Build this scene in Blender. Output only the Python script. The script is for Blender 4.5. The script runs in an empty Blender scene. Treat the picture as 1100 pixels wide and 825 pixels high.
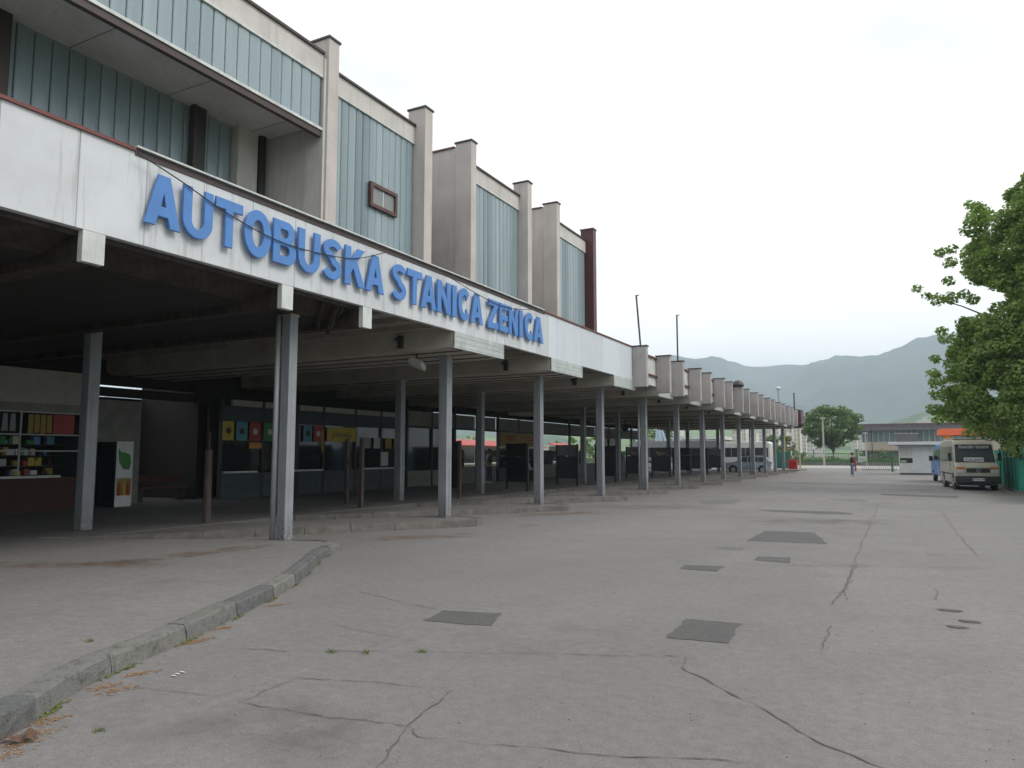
import bpy, bmesh, math, random
from mathutils import Vector, Matrix, Euler
random.seed(7)
PI = math.pi
R = math.radians
scene = bpy.context.scene
COL = scene.collection

# ------------------------------------------------------------------ camera
F_PX, VX, HY, EYE = 790.0, 970.0, 488.0, 1.65
TH = math.atan((HY - 412.5) / F_PX)
YAW = math.atan((VX - 550) * math.cos(TH) / F_PX)
cam = bpy.data.objects.new("camera", bpy.data.cameras.new("camera"))
COL.objects.link(cam)
cam.location = (0, 0, EYE)
cam.rotation_euler = (PI / 2 + TH, 0, YAW)
cam.data.sensor_width = 36
cam.data.lens = 36 * F_PX / 1100
cam.data.clip_start = .1
cam.data.clip_end = 20000
scene.camera = cam
_F = Vector((-math.sin(YAW) * math.cos(TH), math.cos(YAW) * math.cos(TH), math.sin(TH)))
_R = Vector((math.cos(YAW), math.sin(YAW), 0))
_U = _R.cross(_F)


def ray(px, py):
    return _F + _R * ((px - 550) / F_PX) - _U * ((py - 412.5) / F_PX)


def G(px, py, z=0.0):
    d = ray(px, py)
    return Vector((0, 0, EYE)) + d * ((z - EYE) / d.z)


def AY(px, py, y):
    d = ray(px, py)
    return Vector((0, 0, EYE)) + d * (y / d.y)


# ------------------------------------------------------------------ materials
class NT:
    def __init__(s, name):
        s.m = bpy.data.materials.new(name)
        s.m.use_nodes = True
        s.t = s.m.node_tree
        s.n = s.t.nodes
        s.b = s.n["Principled BSDF"]

    def new(s, t, **k):
        x = s.n.new(t)
        for a, v in k.items():
            setattr(x, a, v)
        return x

    def l(s, a, b):
        s.t.links.new(a, b)

    def val(s, x):
        return x

    def put(s, sock, v):
        if isinstance(v, (int, float, tuple, list)):
            if isinstance(v, (tuple, list)) and len(v) == 3:
                v = (*v, 1)
            sock.default_value = v
        else:
            s.l(v, sock)

    def coord(s, which="Object"):
        return s.new("ShaderNodeTexCoord").outputs[which]

    def mapping(s, vec, scale=(1, 1, 1), loc=(0, 0, 0)):
        x = s.new("ShaderNodeMapping")
        x.inputs["Scale"].default_value = scale
        x.inputs["Location"].default_value = loc
        s.l(vec, x.inputs[0])
        return x.outputs[0]

    def noise(s, vec, scale, detail=4, rough=.6, out="Fac"):
        x = s.new("ShaderNodeTexNoise")
        x.inputs["Scale"].default_value = scale
        x.inputs["Detail"].default_value = detail
        x.inputs["Roughness"].default_value = rough
        s.l(vec, x.inputs["Vector"])
        return x.outputs[out]

    def ramp(s, fac, a, b, ca=0.0, cb=1.0):
        x = s.new("ShaderNodeMapRange")
        x.inputs["From Min"].default_value = a
        x.inputs["From Max"].default_value = b
        x.inputs["To Min"].default_value = ca
        x.inputs["To Max"].default_value = cb
        s.l(fac, x.inputs["Value"])
        return x.outputs[0]

    def mix(s, fac, a, b, mode="MIX"):
        x = s.new("ShaderNodeMix", data_type="RGBA", blend_type=mode)
        s.put(x.inputs["Factor"], fac)
        s.put(x.inputs["A"], a)
        s.put(x.inputs["B"], b)
        return x.outputs["Result"]

    def math(s, op, a, b=0.0, c=None):
        x = s.new("ShaderNodeMath", operation=op)
        s.put(x.inputs[0], a)
        s.put(x.inputs[1], b)
        if c is not None:
            s.put(x.inputs[2], c)
        return x.outputs[0]

    def sep(s, vec):
        x = s.new("ShaderNodeSeparateXYZ")
        s.l(vec, x.inputs[0])
        return x.outputs

    def bump(s, h, strength=.3, dist=.02):
        x = s.new("ShaderNodeBump")
        x.inputs["Strength"].default_value = strength
        x.inputs["Distance"].default_value = dist
        s.l(h, x.inputs["Height"])
        s.l(x.outputs[0], s.b.inputs["Normal"])

    def fin(s, color, rough=.8, metal=0.0, spec=None):
        s.put(s.b.inputs["Base Color"], color)
        s.put(s.b.inputs["Roughness"], rough)
        s.put(s.b.inputs["Metallic"], metal)
        if spec is not None:
            s.b.inputs["Specular IOR Level"].default_value = spec
        return s.m


def world_pos(n):
    return n.new("ShaderNodeNewGeometry").outputs["Position"]


def basic(name, c, rough=.75, metal=0, var=.18, scale=3.0, bump=0.0, streak=0.0, spec=None):
    """a weathered paint or plaster: large blotches, fine grain, optional runs down the face"""
    n = NT(name)
    p = world_pos(n)
    a = n.noise(p, scale, 5)
    g = n.noise(p, scale * 14, 3)
    f = n.math("ADD", n.ramp(a, .3, .7, 1 - var, 1 + var * .6), n.ramp(g, .2, .8, -var * .3, var * .3))
    col = n.mix(1.0, c, f, "MULTIPLY")
    if streak:
        st = n.noise(n.mapping(p, (7, 7, .35)), 1.0, 5, .65)
        m = n.math("MULTIPLY", n.ramp(st, .5, .72), streak)
        col = n.mix(m, col, tuple(v * .38 for v in c))
    if bump:
        n.bump(g, bump, .01)
    return n.fin(col, n.ramp(a, .3, .7, rough - .08, rough + .08), metal, spec)


def panel_mat(name, c, axis=1, period=.92, off=0.0, dirt=.5):
    """painted sheet cladding with seams, drips and grime"""
    n = NT(name)
    p = world_pos(n)
    s = n.sep(p)
    u = n.math("PINGPONG", n.math("ADD", s[axis], off), period / 2)
    seam = n.ramp(u, .004, .011, 1, 0)
    cell = n.math("FLOOR", n.math("DIVIDE", n.math("ADD", s[axis], off), period))
    wn = n.new("ShaderNodeTexWhiteNoise", noise_dimensions="1D")
    n.l(cell, wn.inputs["W"])
    col = n.mix(1.0, c, n.ramp(wn.outputs["Value"], 0, 1, .9, 1.04), "MULTIPLY")
    a = n.noise(p, 1.6, 6, .65)
    col = n.mix(n.ramp(a, .42, .75, 0, dirt * .5), col, tuple(v * .55 for v in c))
    st = n.noise(n.mapping(p, (9, 9, .5)), 1.0, 6, .7)
    col = n.mix(n.math("MULTIPLY", n.ramp(st, .54, .74), dirt), col, (c[0] * .42, c[1] * .4, c[2] * .37))
    sp = n.noise(p, 22, 2, .5)
    col = n.mix(n.ramp(sp, .74, .8, 0, .7 * dirt), col, (.12, .09, .07))
    col = n.mix(n.math("MULTIPLY", seam, .55), col, (.1, .1, .1))
    return n.fin(col, .55)


def glassy(name, c, rough=.08, var=.2):
    n = NT(name)
    p = world_pos(n)
    a = n.noise(p, 1.3, 3)
    col = n.mix(n.ramp(a, .3, .7), c, tuple(v * (1 - var) for v in c))
    n.b.inputs["Specular IOR Level"].default_value = .6
    return n.fin(col, rough)


def profilit():
    """wired channel glass seen from outside: pale blue-green, milky, dirty towards joints"""
    n = NT("channel_glass")
    p = world_pos(n)
    rnd = n.new("ShaderNodeNewGeometry").outputs["Random Per Island"]
    col = n.mix(rnd, (.21, .28, .315), (.28, .355, .385))
    dk = n.ramp(rnd, .9, .93, 0, .65)  # a few channels coloured darker, standing in for dark reflections
    col = n.mix(dk, col, (.06, .12, .14))
    a = n.noise(n.mapping(p, (3, 3, .6)), 1.0, 5)
    col = n.mix(n.ramp(a, .45, .75, 0, .5), col, (.19, .24, .235))
    s = n.noise(p, 5, 4)
    col = n.mix(n.ramp(s, .55, .8, 0, .35), col, (.33, .34, .3))
    n.b.inputs["Coat Weight"].default_value = .4
    n.b.inputs["Coat Roughness"].default_value = .15
    return n.fin(col, .32)


def asphalt(name, base, var=1.0, tint=(1, .975, .95)):
    n = NT(name)
    p = world_pos(n)
    big = n.noise(p, .16, 6, .62)
    mid = n.noise(p, 1.1, 6, .7)
    fine = n.noise(p, 60, 3, .7)
    spk = n.noise(p, 150, 2, .6)
    mot = n.noise(p, 11, 4, .7)
    streak = n.noise(n.mapping(p, (.5, .045, 1)), 1.0, 6, .6)
    c = tuple(base * t for t in tint)
    col = n.mix(n.ramp(big, .3, .7), tuple(v * (1 - .2 * var) for v in c), tuple(v * (1 + .12 * var) for v in c))
    col = n.mix(n.ramp(streak, .42, .7, 0, .5 * var), col, tuple(v * .76 for v in c))
    col = n.mix(n.ramp(mid, .52, .75, 0, .4 * var), col, tuple(v * .68 for v in c))
    col = n.mix(1.0, col, n.ramp(fine, .3, .7, .78, 1.22), "MULTIPLY")
    col = n.mix(1.0, col, n.ramp(mot, .3, .7, .84, 1.14), "MULTIPLY")
    col = n.mix(n.ramp(spk, .6, .68, 0, .6), col, tuple(min(1, v * 1.7) for v in c))
    oil = n.noise(p, .55, 3, .5)
    col = n.mix(n.ramp(oil, .66, .72, 0, .35 * var), col, tuple(v * .5 for v in c))
    n.bump(n.math("ADD", fine, n.math("MULTIPLY", spk, .5)), .35, .008)
    return n.fin(col, n.ramp(mid, .3, .7, .78, .93))


def leaf_mat(name, c1, c2, transl=.35):
    n = NT(name)
    rnd = n.new("ShaderNodeNewGeometry").outputs["Random Per Island"]
    p = world_pos(n)
    a = n.noise(p, .9, 3)
    col = n.mix(rnd, c1, c2)
    col = n.mix(n.ramp(a, .4, .7, 0, .4), col, tuple(v * 1.35 for v in c2))
    n.fin(col, .55)
    tr = n.new("ShaderNodeBsdfTranslucent")
    n.l(n.mix(.5, col, (.16, .26, .03)), tr.inputs[0])
    mx = n.new("ShaderNodeMixShader")
    mx.inputs[0].default_value = transl
    n.l(n.b.outputs[0], mx.inputs[1])
    n.l(tr.outputs[0], mx.inputs[2])
    n.l(mx.outputs[0], n.n["Material Output"].inputs[0])
    return n.m


def stain_mat(name, c, scale=2.5, lo=.42, hi=.62, amount=.75):
    n = NT(name)
    p = world_pos(n)
    uv = n.coord("UV")
    s = n.sep(uv)
    edge = n.math("MULTIPLY", n.ramp(s[0], 0, .25), n.ramp(s[0], .75, 1, 1, 0))
    edge = n.math("MULTIPLY", edge, n.math("MULTIPLY", n.ramp(s[1], 0, .3), n.ramp(s[1], .7, 1, 1, 0)))
    a = n.noise(p, scale, 7, .7)
    m = n.math("MULTIPLY", n.math("MULTIPLY", n.ramp(a, lo, hi), edge), amount)
    n.fin(c, .9)
    n.l(m, n.b.inputs["Alpha"])
    return n.m


M = {}
M["asphalt"] = asphalt("worn_asphalt", .178, 1.0, (1, .965, .93))
M["patch"] = asphalt("asphalt_repair", .085, .5, (1, .985, .95))
M["patch2"] = asphalt("asphalt_repair_faded", .135, .5)
M["pave"] = asphalt("pavement_asphalt", .178, .8, (1, .965, .93))
M["plat"] = asphalt("platform_concrete", .15, 1.0, (1, .97, .93))
M["crack"] = basic("crack_dirt", (.105, .098, .088), .95)
M["crackl"] = basic("crack_filled", (.128, .12, .11), .95)
M["kerb"] = None
n = NT("kerb_stone")
p = world_pos(n)
rnd = n.new("ShaderNodeNewGeometry").outputs["Random Per Island"]
c = n.mix(rnd, (.105, .11, .11), (.19, .185, .17))
a = n.noise(p, 9, 6, .75)
c = n.mix(n.ramp(a, .5, .68, 0, .75), c, (.045, .045, .038))
g = n.noise(p, 3.0, 4, .6)
c = n.mix(n.ramp(g, .6, .75, 0, .5), c, (.09, .10, .035))
f2 = n.noise(p, 70, 3, .7)
c = n.mix(1.0, c, n.ramp(f2, .3, .7, .75, 1.25), "MULTIPLY")
n.bump(n.math("ADD", f2, n.math("MULTIPLY", a, 2.0)), .7, .015)
M["kerb"] = n.fin(c, .9)
M["kerb2"] = basic("island_kerb_concrete", (.155, .145, .13), .9, var=.4, scale=4, bump=.4)
M["fascia"] = panel_mat("white_fascia_sheet", (.60, .62, .64), 1, .92, .25, .6)
M["fascia2"] = panel_mat("newer_fascia_sheet", (.60, .65, .70), 1, 1.85, .8, .2)
M["whitetrim"] = basic("white_sheet_trim", (.6, .62, .6), .5, var=.2, streak=.3)
M["corr"] = basic("pale_profiled_sheet", (.46, .50, .49), .5, var=.2, streak=.3)
M["redtrim"] = basic("maroon_flashing", (.16, .045, .038), .55, var=.3)
M["brownframe"] = basic("brown_window_frame", (.10, .05, .045), .6, var=.3)
M["darktrim"] = basic("dark_flashing", (.055, .035, .032), .5, var=.3)
M["redsheet"] = basic("dark_red_sheet", (.085, .022, .024), .45, var=.2)
n = NT("grey_column_paint")
p = world_pos(n)
s = n.sep(p)
a = n.noise(p, 2.0, 5)
g = n.noise(p, 17, 5, .7)
c = n.mix(1.0, (.24, .255, .275), n.ramp(a, .3, .7, .86, 1.1), "MULTIPLY")
st = n.noise(n.mapping(p, (9, 9, .5)), 1.0, 5, .65)
c = n.mix(n.ramp(st, .52, .72, 0, .45), c, (.11, .115, .12))
c = n.mix(n.math("MULTIPLY", n.ramp(g, .38, .6), n.ramp(s[2], .15, .75, .75, 0)), c, (.085, .06, .045))
c = n.mix(n.ramp(g, .69, .73, 0, .8), c, (.12, .075, .055))
M["column"] = n.fin(c, .5)
M["pipe"] = basic("grey_pipe_paint", (.25, .27, .28), .45, var=.12)
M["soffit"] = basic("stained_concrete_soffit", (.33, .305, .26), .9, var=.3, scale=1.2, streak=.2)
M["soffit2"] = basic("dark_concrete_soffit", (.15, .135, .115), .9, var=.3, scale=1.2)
M["beampaint"] = basic("beam_cladding", (.42, .395, .34), .7, var=.25, scale=1.4)
M["steel_dark"] = basic("dark_steel", (.035, .033, .032), .5)
M["render_w"] = basic("stained_wall_render", (.57, .545, .52), .9, var=.15, scale=1.1, streak=.28, bump=.25)
M["render_p"] = basic("pinkish_wall_render", (.53, .485, .46), .92, var=.14, scale=1.0, streak=.2, bump=.25)
M["fin"] = basic("ribbed_concrete_fin", (.41, .385, .38), .9, var=.14, scale=2, streak=.35, bump=.3)
M["glass_u"] = profilit()
M["blue"] = basic("blue_letter_paint", (.075, .215, .53), .45, var=.1, scale=2.5)
M["cable"] = basic("black_cable", (.02, .02, .02), .6)
M["roof"] = basic("flat_roof_felt", (.12, .12, .12), .95)

n = NT("dark_timber_boards")
p = world_pos(n)
s = n.sep(p)
u = n.math("PINGPONG", n.math("ADD", s[1], n.math("MULTIPLY", s[0], .9)), .075)
a = n.noise(n.mapping(p, (3, 3, 3)), 1.0, 5)
c = n.mix(n.ramp(a, .35, .7), (.022, .017, .014), (.06, .047, .039))
c = n.mix(n.ramp(u, .002, .008, .8, 0), c, (.006, .005, .005))
b = n.noise(n.mapping(p, (1, 6, 1)), 1.4, 5, .75)
c = n.mix(n.ramp(b, .62, .75, 0, .35), c, (.13, .1, .07))
M["timber"] = n.fin(c, .85)
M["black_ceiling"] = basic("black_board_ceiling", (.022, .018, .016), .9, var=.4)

M["win_dark"] = glassy("dark_window_glass", (.018, .022, .024))
M["win_mid"] = glassy("grey_window_glass", (.07, .08, .09), .1)
M["teal_dark"] = basic("dark_teal_frame", (.035, .055, .06), .6)
M["teal_grey"] = basic("grey_blue_parapet", (.07, .09, .10), .8, var=.25)
M["grey_panel"] = basic("grey_wall_panel", (.24, .235, .215), .85, var=.2)
M["cream"] = basic("cream_wall", (.42, .40, .35), .85, var=.15, streak=.2)
M["brown"] = basic("brown_brick_counter", (.075, .032, .025), .85, var=.3, scale=6)
M["white"] = basic("white_paint", (.62, .63, .63), .5, var=.1)
M["offwhite"] = basic("offwhite_paint", (.5, .5, .46), .6, var=.15)
M["yellow"] = basic("yellow_sign_sheet", (.48, .36, .03), .5, var=.08)
M["ochre"] = basic("faded_ochre_sign", (.33, .22, .05), .6, var=.15)
M["red"] = basic("red_paint", (.36, .035, .03), .5, var=.15)
M["orange"] = basic("orange_fascia_paint", (.68, .12, .035), .5, var=.08)
M["orange2"] = basic("yellow_orange_pillar", (.62, .26, .04), .5, var=.08)
M["cyan"] = basic("cyan_poster", (.09, .27, .33), .5)
M["green_p"] = basic("green_poster", (.03, .2, .04), .5)
M["lightgreen"] = basic("pale_green_sheet", (.3, .45, .25), .5)
M["black"] = basic("black_plastic", (.015, .015, .016), .5)
M["board"] = basic("dark_board", (.028, .028, .032), .75)
M["brownpost"] = basic("brown_rusty_post", (.085, .06, .05), .75, var=.3)
M["navy"] = basic("navy_cabinet", (.012, .016, .035), .35)
M["green_f"] = basic("turquoise_green_sheet", (.02, .33, .23), .45, var=.2, streak=.3)
M["green_mesh"] = basic("green_fence_paint", (.03, .13, .08), .5)
M["galv"] = basic("galvanised_steel", (.35, .36, .37), .45, .4, var=.12)
M["concrete_p"] = basic("pale_concrete_post", (.34, .335, .31), .85, var=.12)
M["yellowpost"] = basic("yellow_post_paint", (.34, .29, .12), .5)
M["tyre"] = basic("tyre_rubber", (.018, .018, .018), .85)
M["rim"] = basic("wheel_rim", (.4, .4, .42), .4, .5)
M["car_blue"] = basic("light_blue_car_paint", (.38, .47, .58), .3, .15, var=.06)
M["van_beige"] = basic("beige_van_paint", (.44, .42, .345), .35, .05, var=.1, streak=.15)
M["van_lower"] = basic("dirty_grey_van_paint", (.26, .24, .19), .5, var=.15)
M["van_blue"] = basic("blue_van_paint", (.05, .19, .5), .3, var=.08)
M["bus_white"] = basic("white_bus_paint", (.55, .55, .53), .35, var=.1, streak=.2)
M["bus_grey"] = basic("grey_bus_paint", (.22, .23, .24), .4, var=.1)
M["lamp_or"] = basic("orange_indicator_lens", (.6, .13, .02), .25)
M["lamp_rd"] = basic("red_lamp_lens", (.35, .015, .02), .25)
M["lamp_wh"] = basic("headlight_lens", (.6, .62, .62), .12)
M["plate"] = basic("number_plate", (.65, .66, .68), .4)
M["platebl"] = basic("plate_blue_band", (.02, .06, .35), .4)
M["bark"] = basic("tree_bark", (.10, .08, .06), .95, var=.35, scale=6, bump=.6)
M["leaf"] = leaf_mat("plane_tree_leaf", (.15, .27, .055), (.34, .45, .13), .6)
M["leaf2"] = leaf_mat("distant_tree_leaf", (.05, .12, .025), (.11, .19, .045), .4)
M["leaf3"] = leaf_mat("bright_bush_leaf", (.055, .12, .022), (.11, .18, .04), .3)
M["grass"] = basic("grass_ground", (.08, .11, .035), .95, var=.4, scale=.2)
M["blossom"] = basic("orange_blossom_litter", (.30, .17, .075), .9, var=.3, scale=20)
M["weed"] = basic("kerb_weed", (.13, .16, .03), .9, var=.3, scale=20)
M["dryleaf"] = basic("dry_leaf", (.11, .055, .035), .9, var=.3, scale=30)
M["road"] = asphalt("pale_road", .33, .4, (1, .96, .88))
M["skin"] = basic("skin", (.42, .24, .17), .6)
M["hair"] = basic("dark_hair", (.03, .02, .015), .7)
M["jacket"] = basic("navy_jacket", (.018, .022, .045), .85)
M["jeans"] = basic("blue_jeans", (.14, .21, .33), .85)
M["purple"] = basic("purple_trousers", (.10, .06, .16), .85)
M["shirt"] = basic("white_shirt", (.6, .6, .6), .85)
M["townwin"] = basic("town_window", (.26, .26, .26), .6)
M["green_d"] = basic("dark_teal_sheet", (.012, .13, .095), .5)
M["townwall"] = basic("town_wall", (.55, .51, .46), .85, var=.1)
M["townroof"] = basic("town_roof", (.30, .12, .08), .85, var=.1)
M["hallwall"] = basic("sports_hall_wall", (.40, .335, .275), .85, var=.08)
M["hallglass"] = glassy("sports_hall_glass", (.13, .2, .215), .12)
M["hallroof"] = basic("sports_hall_roof", (.14, .06, .06), .7)
M["hallgrey"] = basic("sports_hall_grey", (.12, .11, .12), .7)
M["rust"] = stain_mat("rust_stain", (.19, .11, .06), 2.5, .4, .62, .5)
M["soot"] = stain_mat("dark_stain", (.07, .067, .06), 1.5, .36, .75, .38)
M["pale"] = stain_mat("pale_stain", (.24, .225, .2), 1.5, .42, .7, .4)

n = NT("forested_hill")
p = world_pos(n)
s = n.sep(p)
a = n.noise(p, .0035, 8, .65)
b = n.noise(p, .03, 5, .7)
c = n.mix(n.ramp(a, .38, .6), (.008, .026, .036), (.04, .08, .055))
c = n.mix(n.ramp(b, .4, .7, 0, .6), c, (.008, .022, .02))
M["hill"] = n.fin(c, 1.0, spec=0)
n = NT("meadow_hill")
p = world_pos(n)
a = n.noise(p, .012, 6, .6)
c = n.mix(n.ramp(a, .45, .58), (.12, .19, .05), (.035, .07, .025))
M["meadow"] = n.fin(c, 1.0, spec=0)


# ------------------------------------------------------------------ mesh helpers
class MB:
    def __init__(s):
        s.v, s.f = [], []
        s.uv = None

    def add(s, vs, fs):
        o = len(s.v)
        s.v += [tuple(v) for v in vs]
        s.f += [tuple(i + o for i in f) for f in fs]
        return s

    def box(s, x0, x1, y0, y1, z0, z1, T=None):
        vs = [(x, y, z) for z in (z0, z1) for y in (y0, y1) for x in (x0, x1)]
        if T:
            vs = [T @ Vector(v) for v in vs]
        return s.add(vs, [(0, 2, 3, 1), (4, 5, 7, 6), (0, 1, 5, 4), (1, 3, 7, 5), (3, 2, 6, 7), (2, 0, 4, 6)])

    def prism(s, poly, axis, a, b, T=None):
        """poly of 2-D points extruded along axis from a to b"""
        def P(q, t):
            return {0: (t, q[0], q[1]), 1: (q[0], t, q[1]), 2: (q[0], q[1], t)}[axis]
        n_ = len(poly)
        vs = [P(q, a) for q in poly] + [P(q, b) for q in poly]
        if T:
            vs = [T @ Vector(v) for v in vs]
        fs = [tuple(range(n_)), tuple(range(2 * n_ - 1, n_ - 1, -1))]
        fs += [(i, i + n_, (i + 1) % n_ + n_, (i + 1) % n_) for i in range(n_)]
        return s.add(vs, fs)

    def tube(s, pts, r, seg=8, caps=True):
        pts = [Vector(p) for p in pts]
        rs = r if isinstance(r, (list, tuple)) else [r] * len(pts)
        rings = []
        for i, p in enumerate(pts):
            d = (pts[min(i + 1, len(pts) - 1)] - pts[max(i - 1, 0)]).normalized()
            u = d.cross(Vector((0, 0, 1)))
            if u.length < 1e-3:
                u = Vector((1, 0, 0))
            u.normalize()
            w = d.cross(u).normalized()
            rings.append([p + (u * math.cos(2 * PI * k / seg) + w * math.sin(2 * PI * k / seg)) * rs[i] for k in range(seg)])
        o = len(s.v)
        for rg in rings:
            s.v += [tuple(v) for v in rg]
        for i in range(len(rings) - 1):
            for k in range(seg):
                s.f.append((o + i * seg + k, o + i * seg + (k + 1) % seg, o + (i + 1) * seg + (k + 1) % seg, o + (i + 1) * seg + k))
        if caps:
            s.f.append(tuple(o + k for k in range(seg))[::-1])
            s.f.append(tuple(o + (len(rings) - 1) * seg + k for k in range(seg)))
        return s

    def cyl(s, c, axis, r, h, seg=20):
        c = Vector(c)
        d = Vector([(1, 0, 0), (0, 1, 0), (0, 0, 1)][axis]) * h / 2
        return s.tube([c - d, c + d], r, seg)

    def ball(s, c, r, sq=(1, 1, 1), seg=14, rings=9):
        vs, fs = [], []
        for i in range(rings + 1):
            a = PI * i / rings
            for k in range(seg):
                b = 2 * PI * k / seg
                vs.append((c[0] + r * sq[0] * math.sin(a) * math.cos(b), c[1] + r * sq[1] * math.sin(a) * math.sin(b), c[2] + r * sq[2] * math.cos(a)))
        for i in range(rings):
            for k in range(seg):
                fs.append((i * seg + k, (i + 1) * seg + k, (i + 1) * seg + (k + 1) % seg, i * seg + (k + 1) % seg))
        return s.add(vs, fs)

    def build(s, name, mat, parent=None, bevel=0.0, smooth=False):
        off = parent_origin(parent)
        me = bpy.data.meshes.new(name)
        me.from_pydata([(v[0] - off[0], v[1] - off[1], v[2] - off[2]) for v in s.v], [], s.f)
        me.update()
        o = bpy.data.objects.new(name, me)
        COL.objects.link(o)
        if mat:
            me.materials.append(M[mat] if isinstance(mat, str) else mat)
        if parent:
            o.parent = parent
        if smooth:
            me.polygons.foreach_set("use_smooth", [True] * len(me.polygons))
        if bevel:
            m = o.modifiers.new("bevel", "BEVEL")
            m.width = bevel
            m.segments = 2
            m.limit_method = "ANGLE"
            m.angle_limit = R(40)
        return o


ORG = {}


def parent_origin(p):
    o = Vector((0, 0, 0))
    while p is not None:
        o += Vector(ORG.get(p.name, (0, 0, 0)))
        p = p.parent
    return o


def tag(o, label, cat=None, group=None, kind=None):
    if label:
        o["label"] = label
    if cat:
        o["category"] = cat
    if group:
        o["group"] = group
    if kind:
        o["kind"] = kind
    return o


def thing(name, label, cat, loc=(0, 0, 0), group=None):
    o = bpy.data.objects.new(name, None)
    COL.objects.link(o)
    o.location = loc
    o.empty_display_size = .2
    ORG[o.name] = tuple(loc)
    return tag(o, label, cat, group)


def struct(o):
    o["kind"] = "structure"
    return o


def copy_tree(o, parent=None):
    c_ = o.copy()
    COL.objects.link(c_)
    if parent:
        c_.parent = parent
    for ch in list(o.children):
        copy_tree(ch, c_)
    return c_


def flat(pts, z, name, mat):
    mb = MB().add([(p[0], p[1], z) for p in pts], [tuple(range(len(pts)))])
    o = mb.build(name, mat)
    me = o.data
    if me.polygons[0].normal.z < 0:
        me.flip_normals()
    return struct(o)


def curve_mesh(splines, depth, bevel=0.0):
    cu = bpy.data.curves.new("tmp", "CURVE")
    cu.dimensions = "2D"
    cu.fill_mode = "BOTH"
    cu.extrude = depth / 2
    cu.bevel_depth = bevel
    for pts in splines:
        sp = cu.splines.new("POLY")
        sp.points.add(len(pts) - 1)
        for i, q in enumerate(pts):
            sp.points[i].co = (q[0], q[1], 0, 1)
        sp.use_cyclic_u = True
    ob = bpy.data.objects.new("tmp", cu)
    me = bpy.data.meshes.new_from_object(ob)
    out = [tuple(v.co) for v in me.vertices], [tuple(f.vertices) for f in me.polygons]
    bpy.data.objects.remove(ob)
    bpy.data.curves.remove(cu)
    bpy.data.meshes.remove(me)
    return out


def text_mesh(body, size, depth=.004, shear=0.0, bold=0.0):
    cu = bpy.data.curves.new("tmp", "FONT")
    cu.body = body
    cu.size = size
    cu.extrude = depth / 2
    cu.offset = bold
    cu.shear = shear
    cu.align_x = "CENTER"
    cu.align_y = "CENTER"
    ob = bpy.data.objects.new("tmp", cu)
    me = bpy.data.meshes.new_from_object(ob)
    out = [tuple(v.co) for v in me.vertices], [tuple(f.vertices) for f in me.polygons]
    bpy.data.objects.remove(ob)
    bpy.data.curves.remove(cu)
    bpy.data.meshes.remove(me)
    return out


def text_on(body, size, fn, name, mat, parent, **k):
    vs, fs = text_mesh(body, size, **k)
    return MB().add([fn(v) for v in vs], fs).build(name, mat, parent)


# ------------------------------------------------------------------ sky and light
w = bpy.data.worlds.new("World")
scene.world = w
w.use_nodes = True
t = w.node_tree
bg = t.nodes["Background"]
sky = t.nodes.new("ShaderNodeTexSky")
sky.sky_type = "NISHITA"
sky.sun_disc = False
SUN_EL, SUN_AZ = R(46), R(82)      # azimuth measured from +Y towards +X
sky.sun_elevation = SUN_EL
sky.sun_rotation = SUN_AZ
sky.air_density = 1.0
sky.dust_density = 3.0
tc = t.nodes.new("ShaderNodeTexCoord")
mp = t.nodes.new("ShaderNodeMapping")
mp.inputs["Scale"].default_value = (1.0, 1.0, 2.6)
nz = t.nodes.new("ShaderNodeTexNoise")
nz.inputs["Scale"].default_value = 1.3
nz.inputs["Detail"].default_value = 7
nz.inputs["Roughness"].default_value = .5
nz.inputs["Distortion"].default_value = .3
t.links.new(tc.outputs["Generated"], mp.inputs[0])
t.links.new(mp.outputs[0], nz.inputs["Vector"])
mr = t.nodes.new("ShaderNodeMapRange")
mr.inputs["From Min"].default_value = .38
mr.inputs["From Max"].default_value = .6
mr.inputs["To Min"].default_value = .42
mr.inputs["To Max"].default_value = .99
t.links.new(nz.outputs["Fac"], mr.inputs["Value"])
cl = t.nodes.new("ShaderNodeMix")
cl.data_type = "RGBA"
t.links.new(mr.outputs[0], cl.inputs["Factor"])
tint = t.nodes.new("ShaderNodeMix")
tint.data_type = "RGBA"
tint.inputs["Factor"].default_value = .6
t.links.new(sky.outputs[0], tint.inputs["A"])
tint.inputs["B"].default_value = (4.6, 5.9, 7.6, 1)
t.links.new(tint.outputs["Result"], cl.inputs["A"])
SKYW = 8.9
cl.inputs["B"].default_value = (SKYW * 1.05, SKYW, SKYW * .945, 1)
sxyz = t.nodes.new("ShaderNodeSeparateXYZ")
t.links.new(tc.outputs["Generated"], sxyz.inputs[0])
hr = t.nodes.new("ShaderNodeMapRange")
hr.inputs["From Min"].default_value = .0
hr.inputs["From Max"].default_value = .45
hr.inputs["To Min"].default_value = 1.42
hr.inputs["To Max"].default_value = 1.0
t.links.new(sxyz.outputs[2], hr.inputs["Value"])
vm_ = t.nodes.new("ShaderNodeVectorMath")
vm_.operation = "SCALE"
t.links.new(cl.outputs["Result"], vm_.inputs[0])
t.links.new(hr.outputs[0], vm_.inputs["Scale"])
t.links.new(vm_.outputs[0], bg.inputs[0])
bg.inputs[1].default_value = .1

sd = bpy.data.lights.new("sun", "SUN")
sd.energy = 1.25
sd.angle = R(25)
sd.color = (1, .96, .9)
so = bpy.data.objects.new("sun", sd)
COL.objects.link(so)
sv = Vector((math.sin(SUN_AZ) * math.cos(SUN_EL), math.cos(SUN_AZ) * math.cos(SUN_EL), math.sin(SUN_EL)))
so.rotation_euler = sv.to_track_quat("Z", "Y").to_euler()
so.location = (20, -10, 30)

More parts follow.
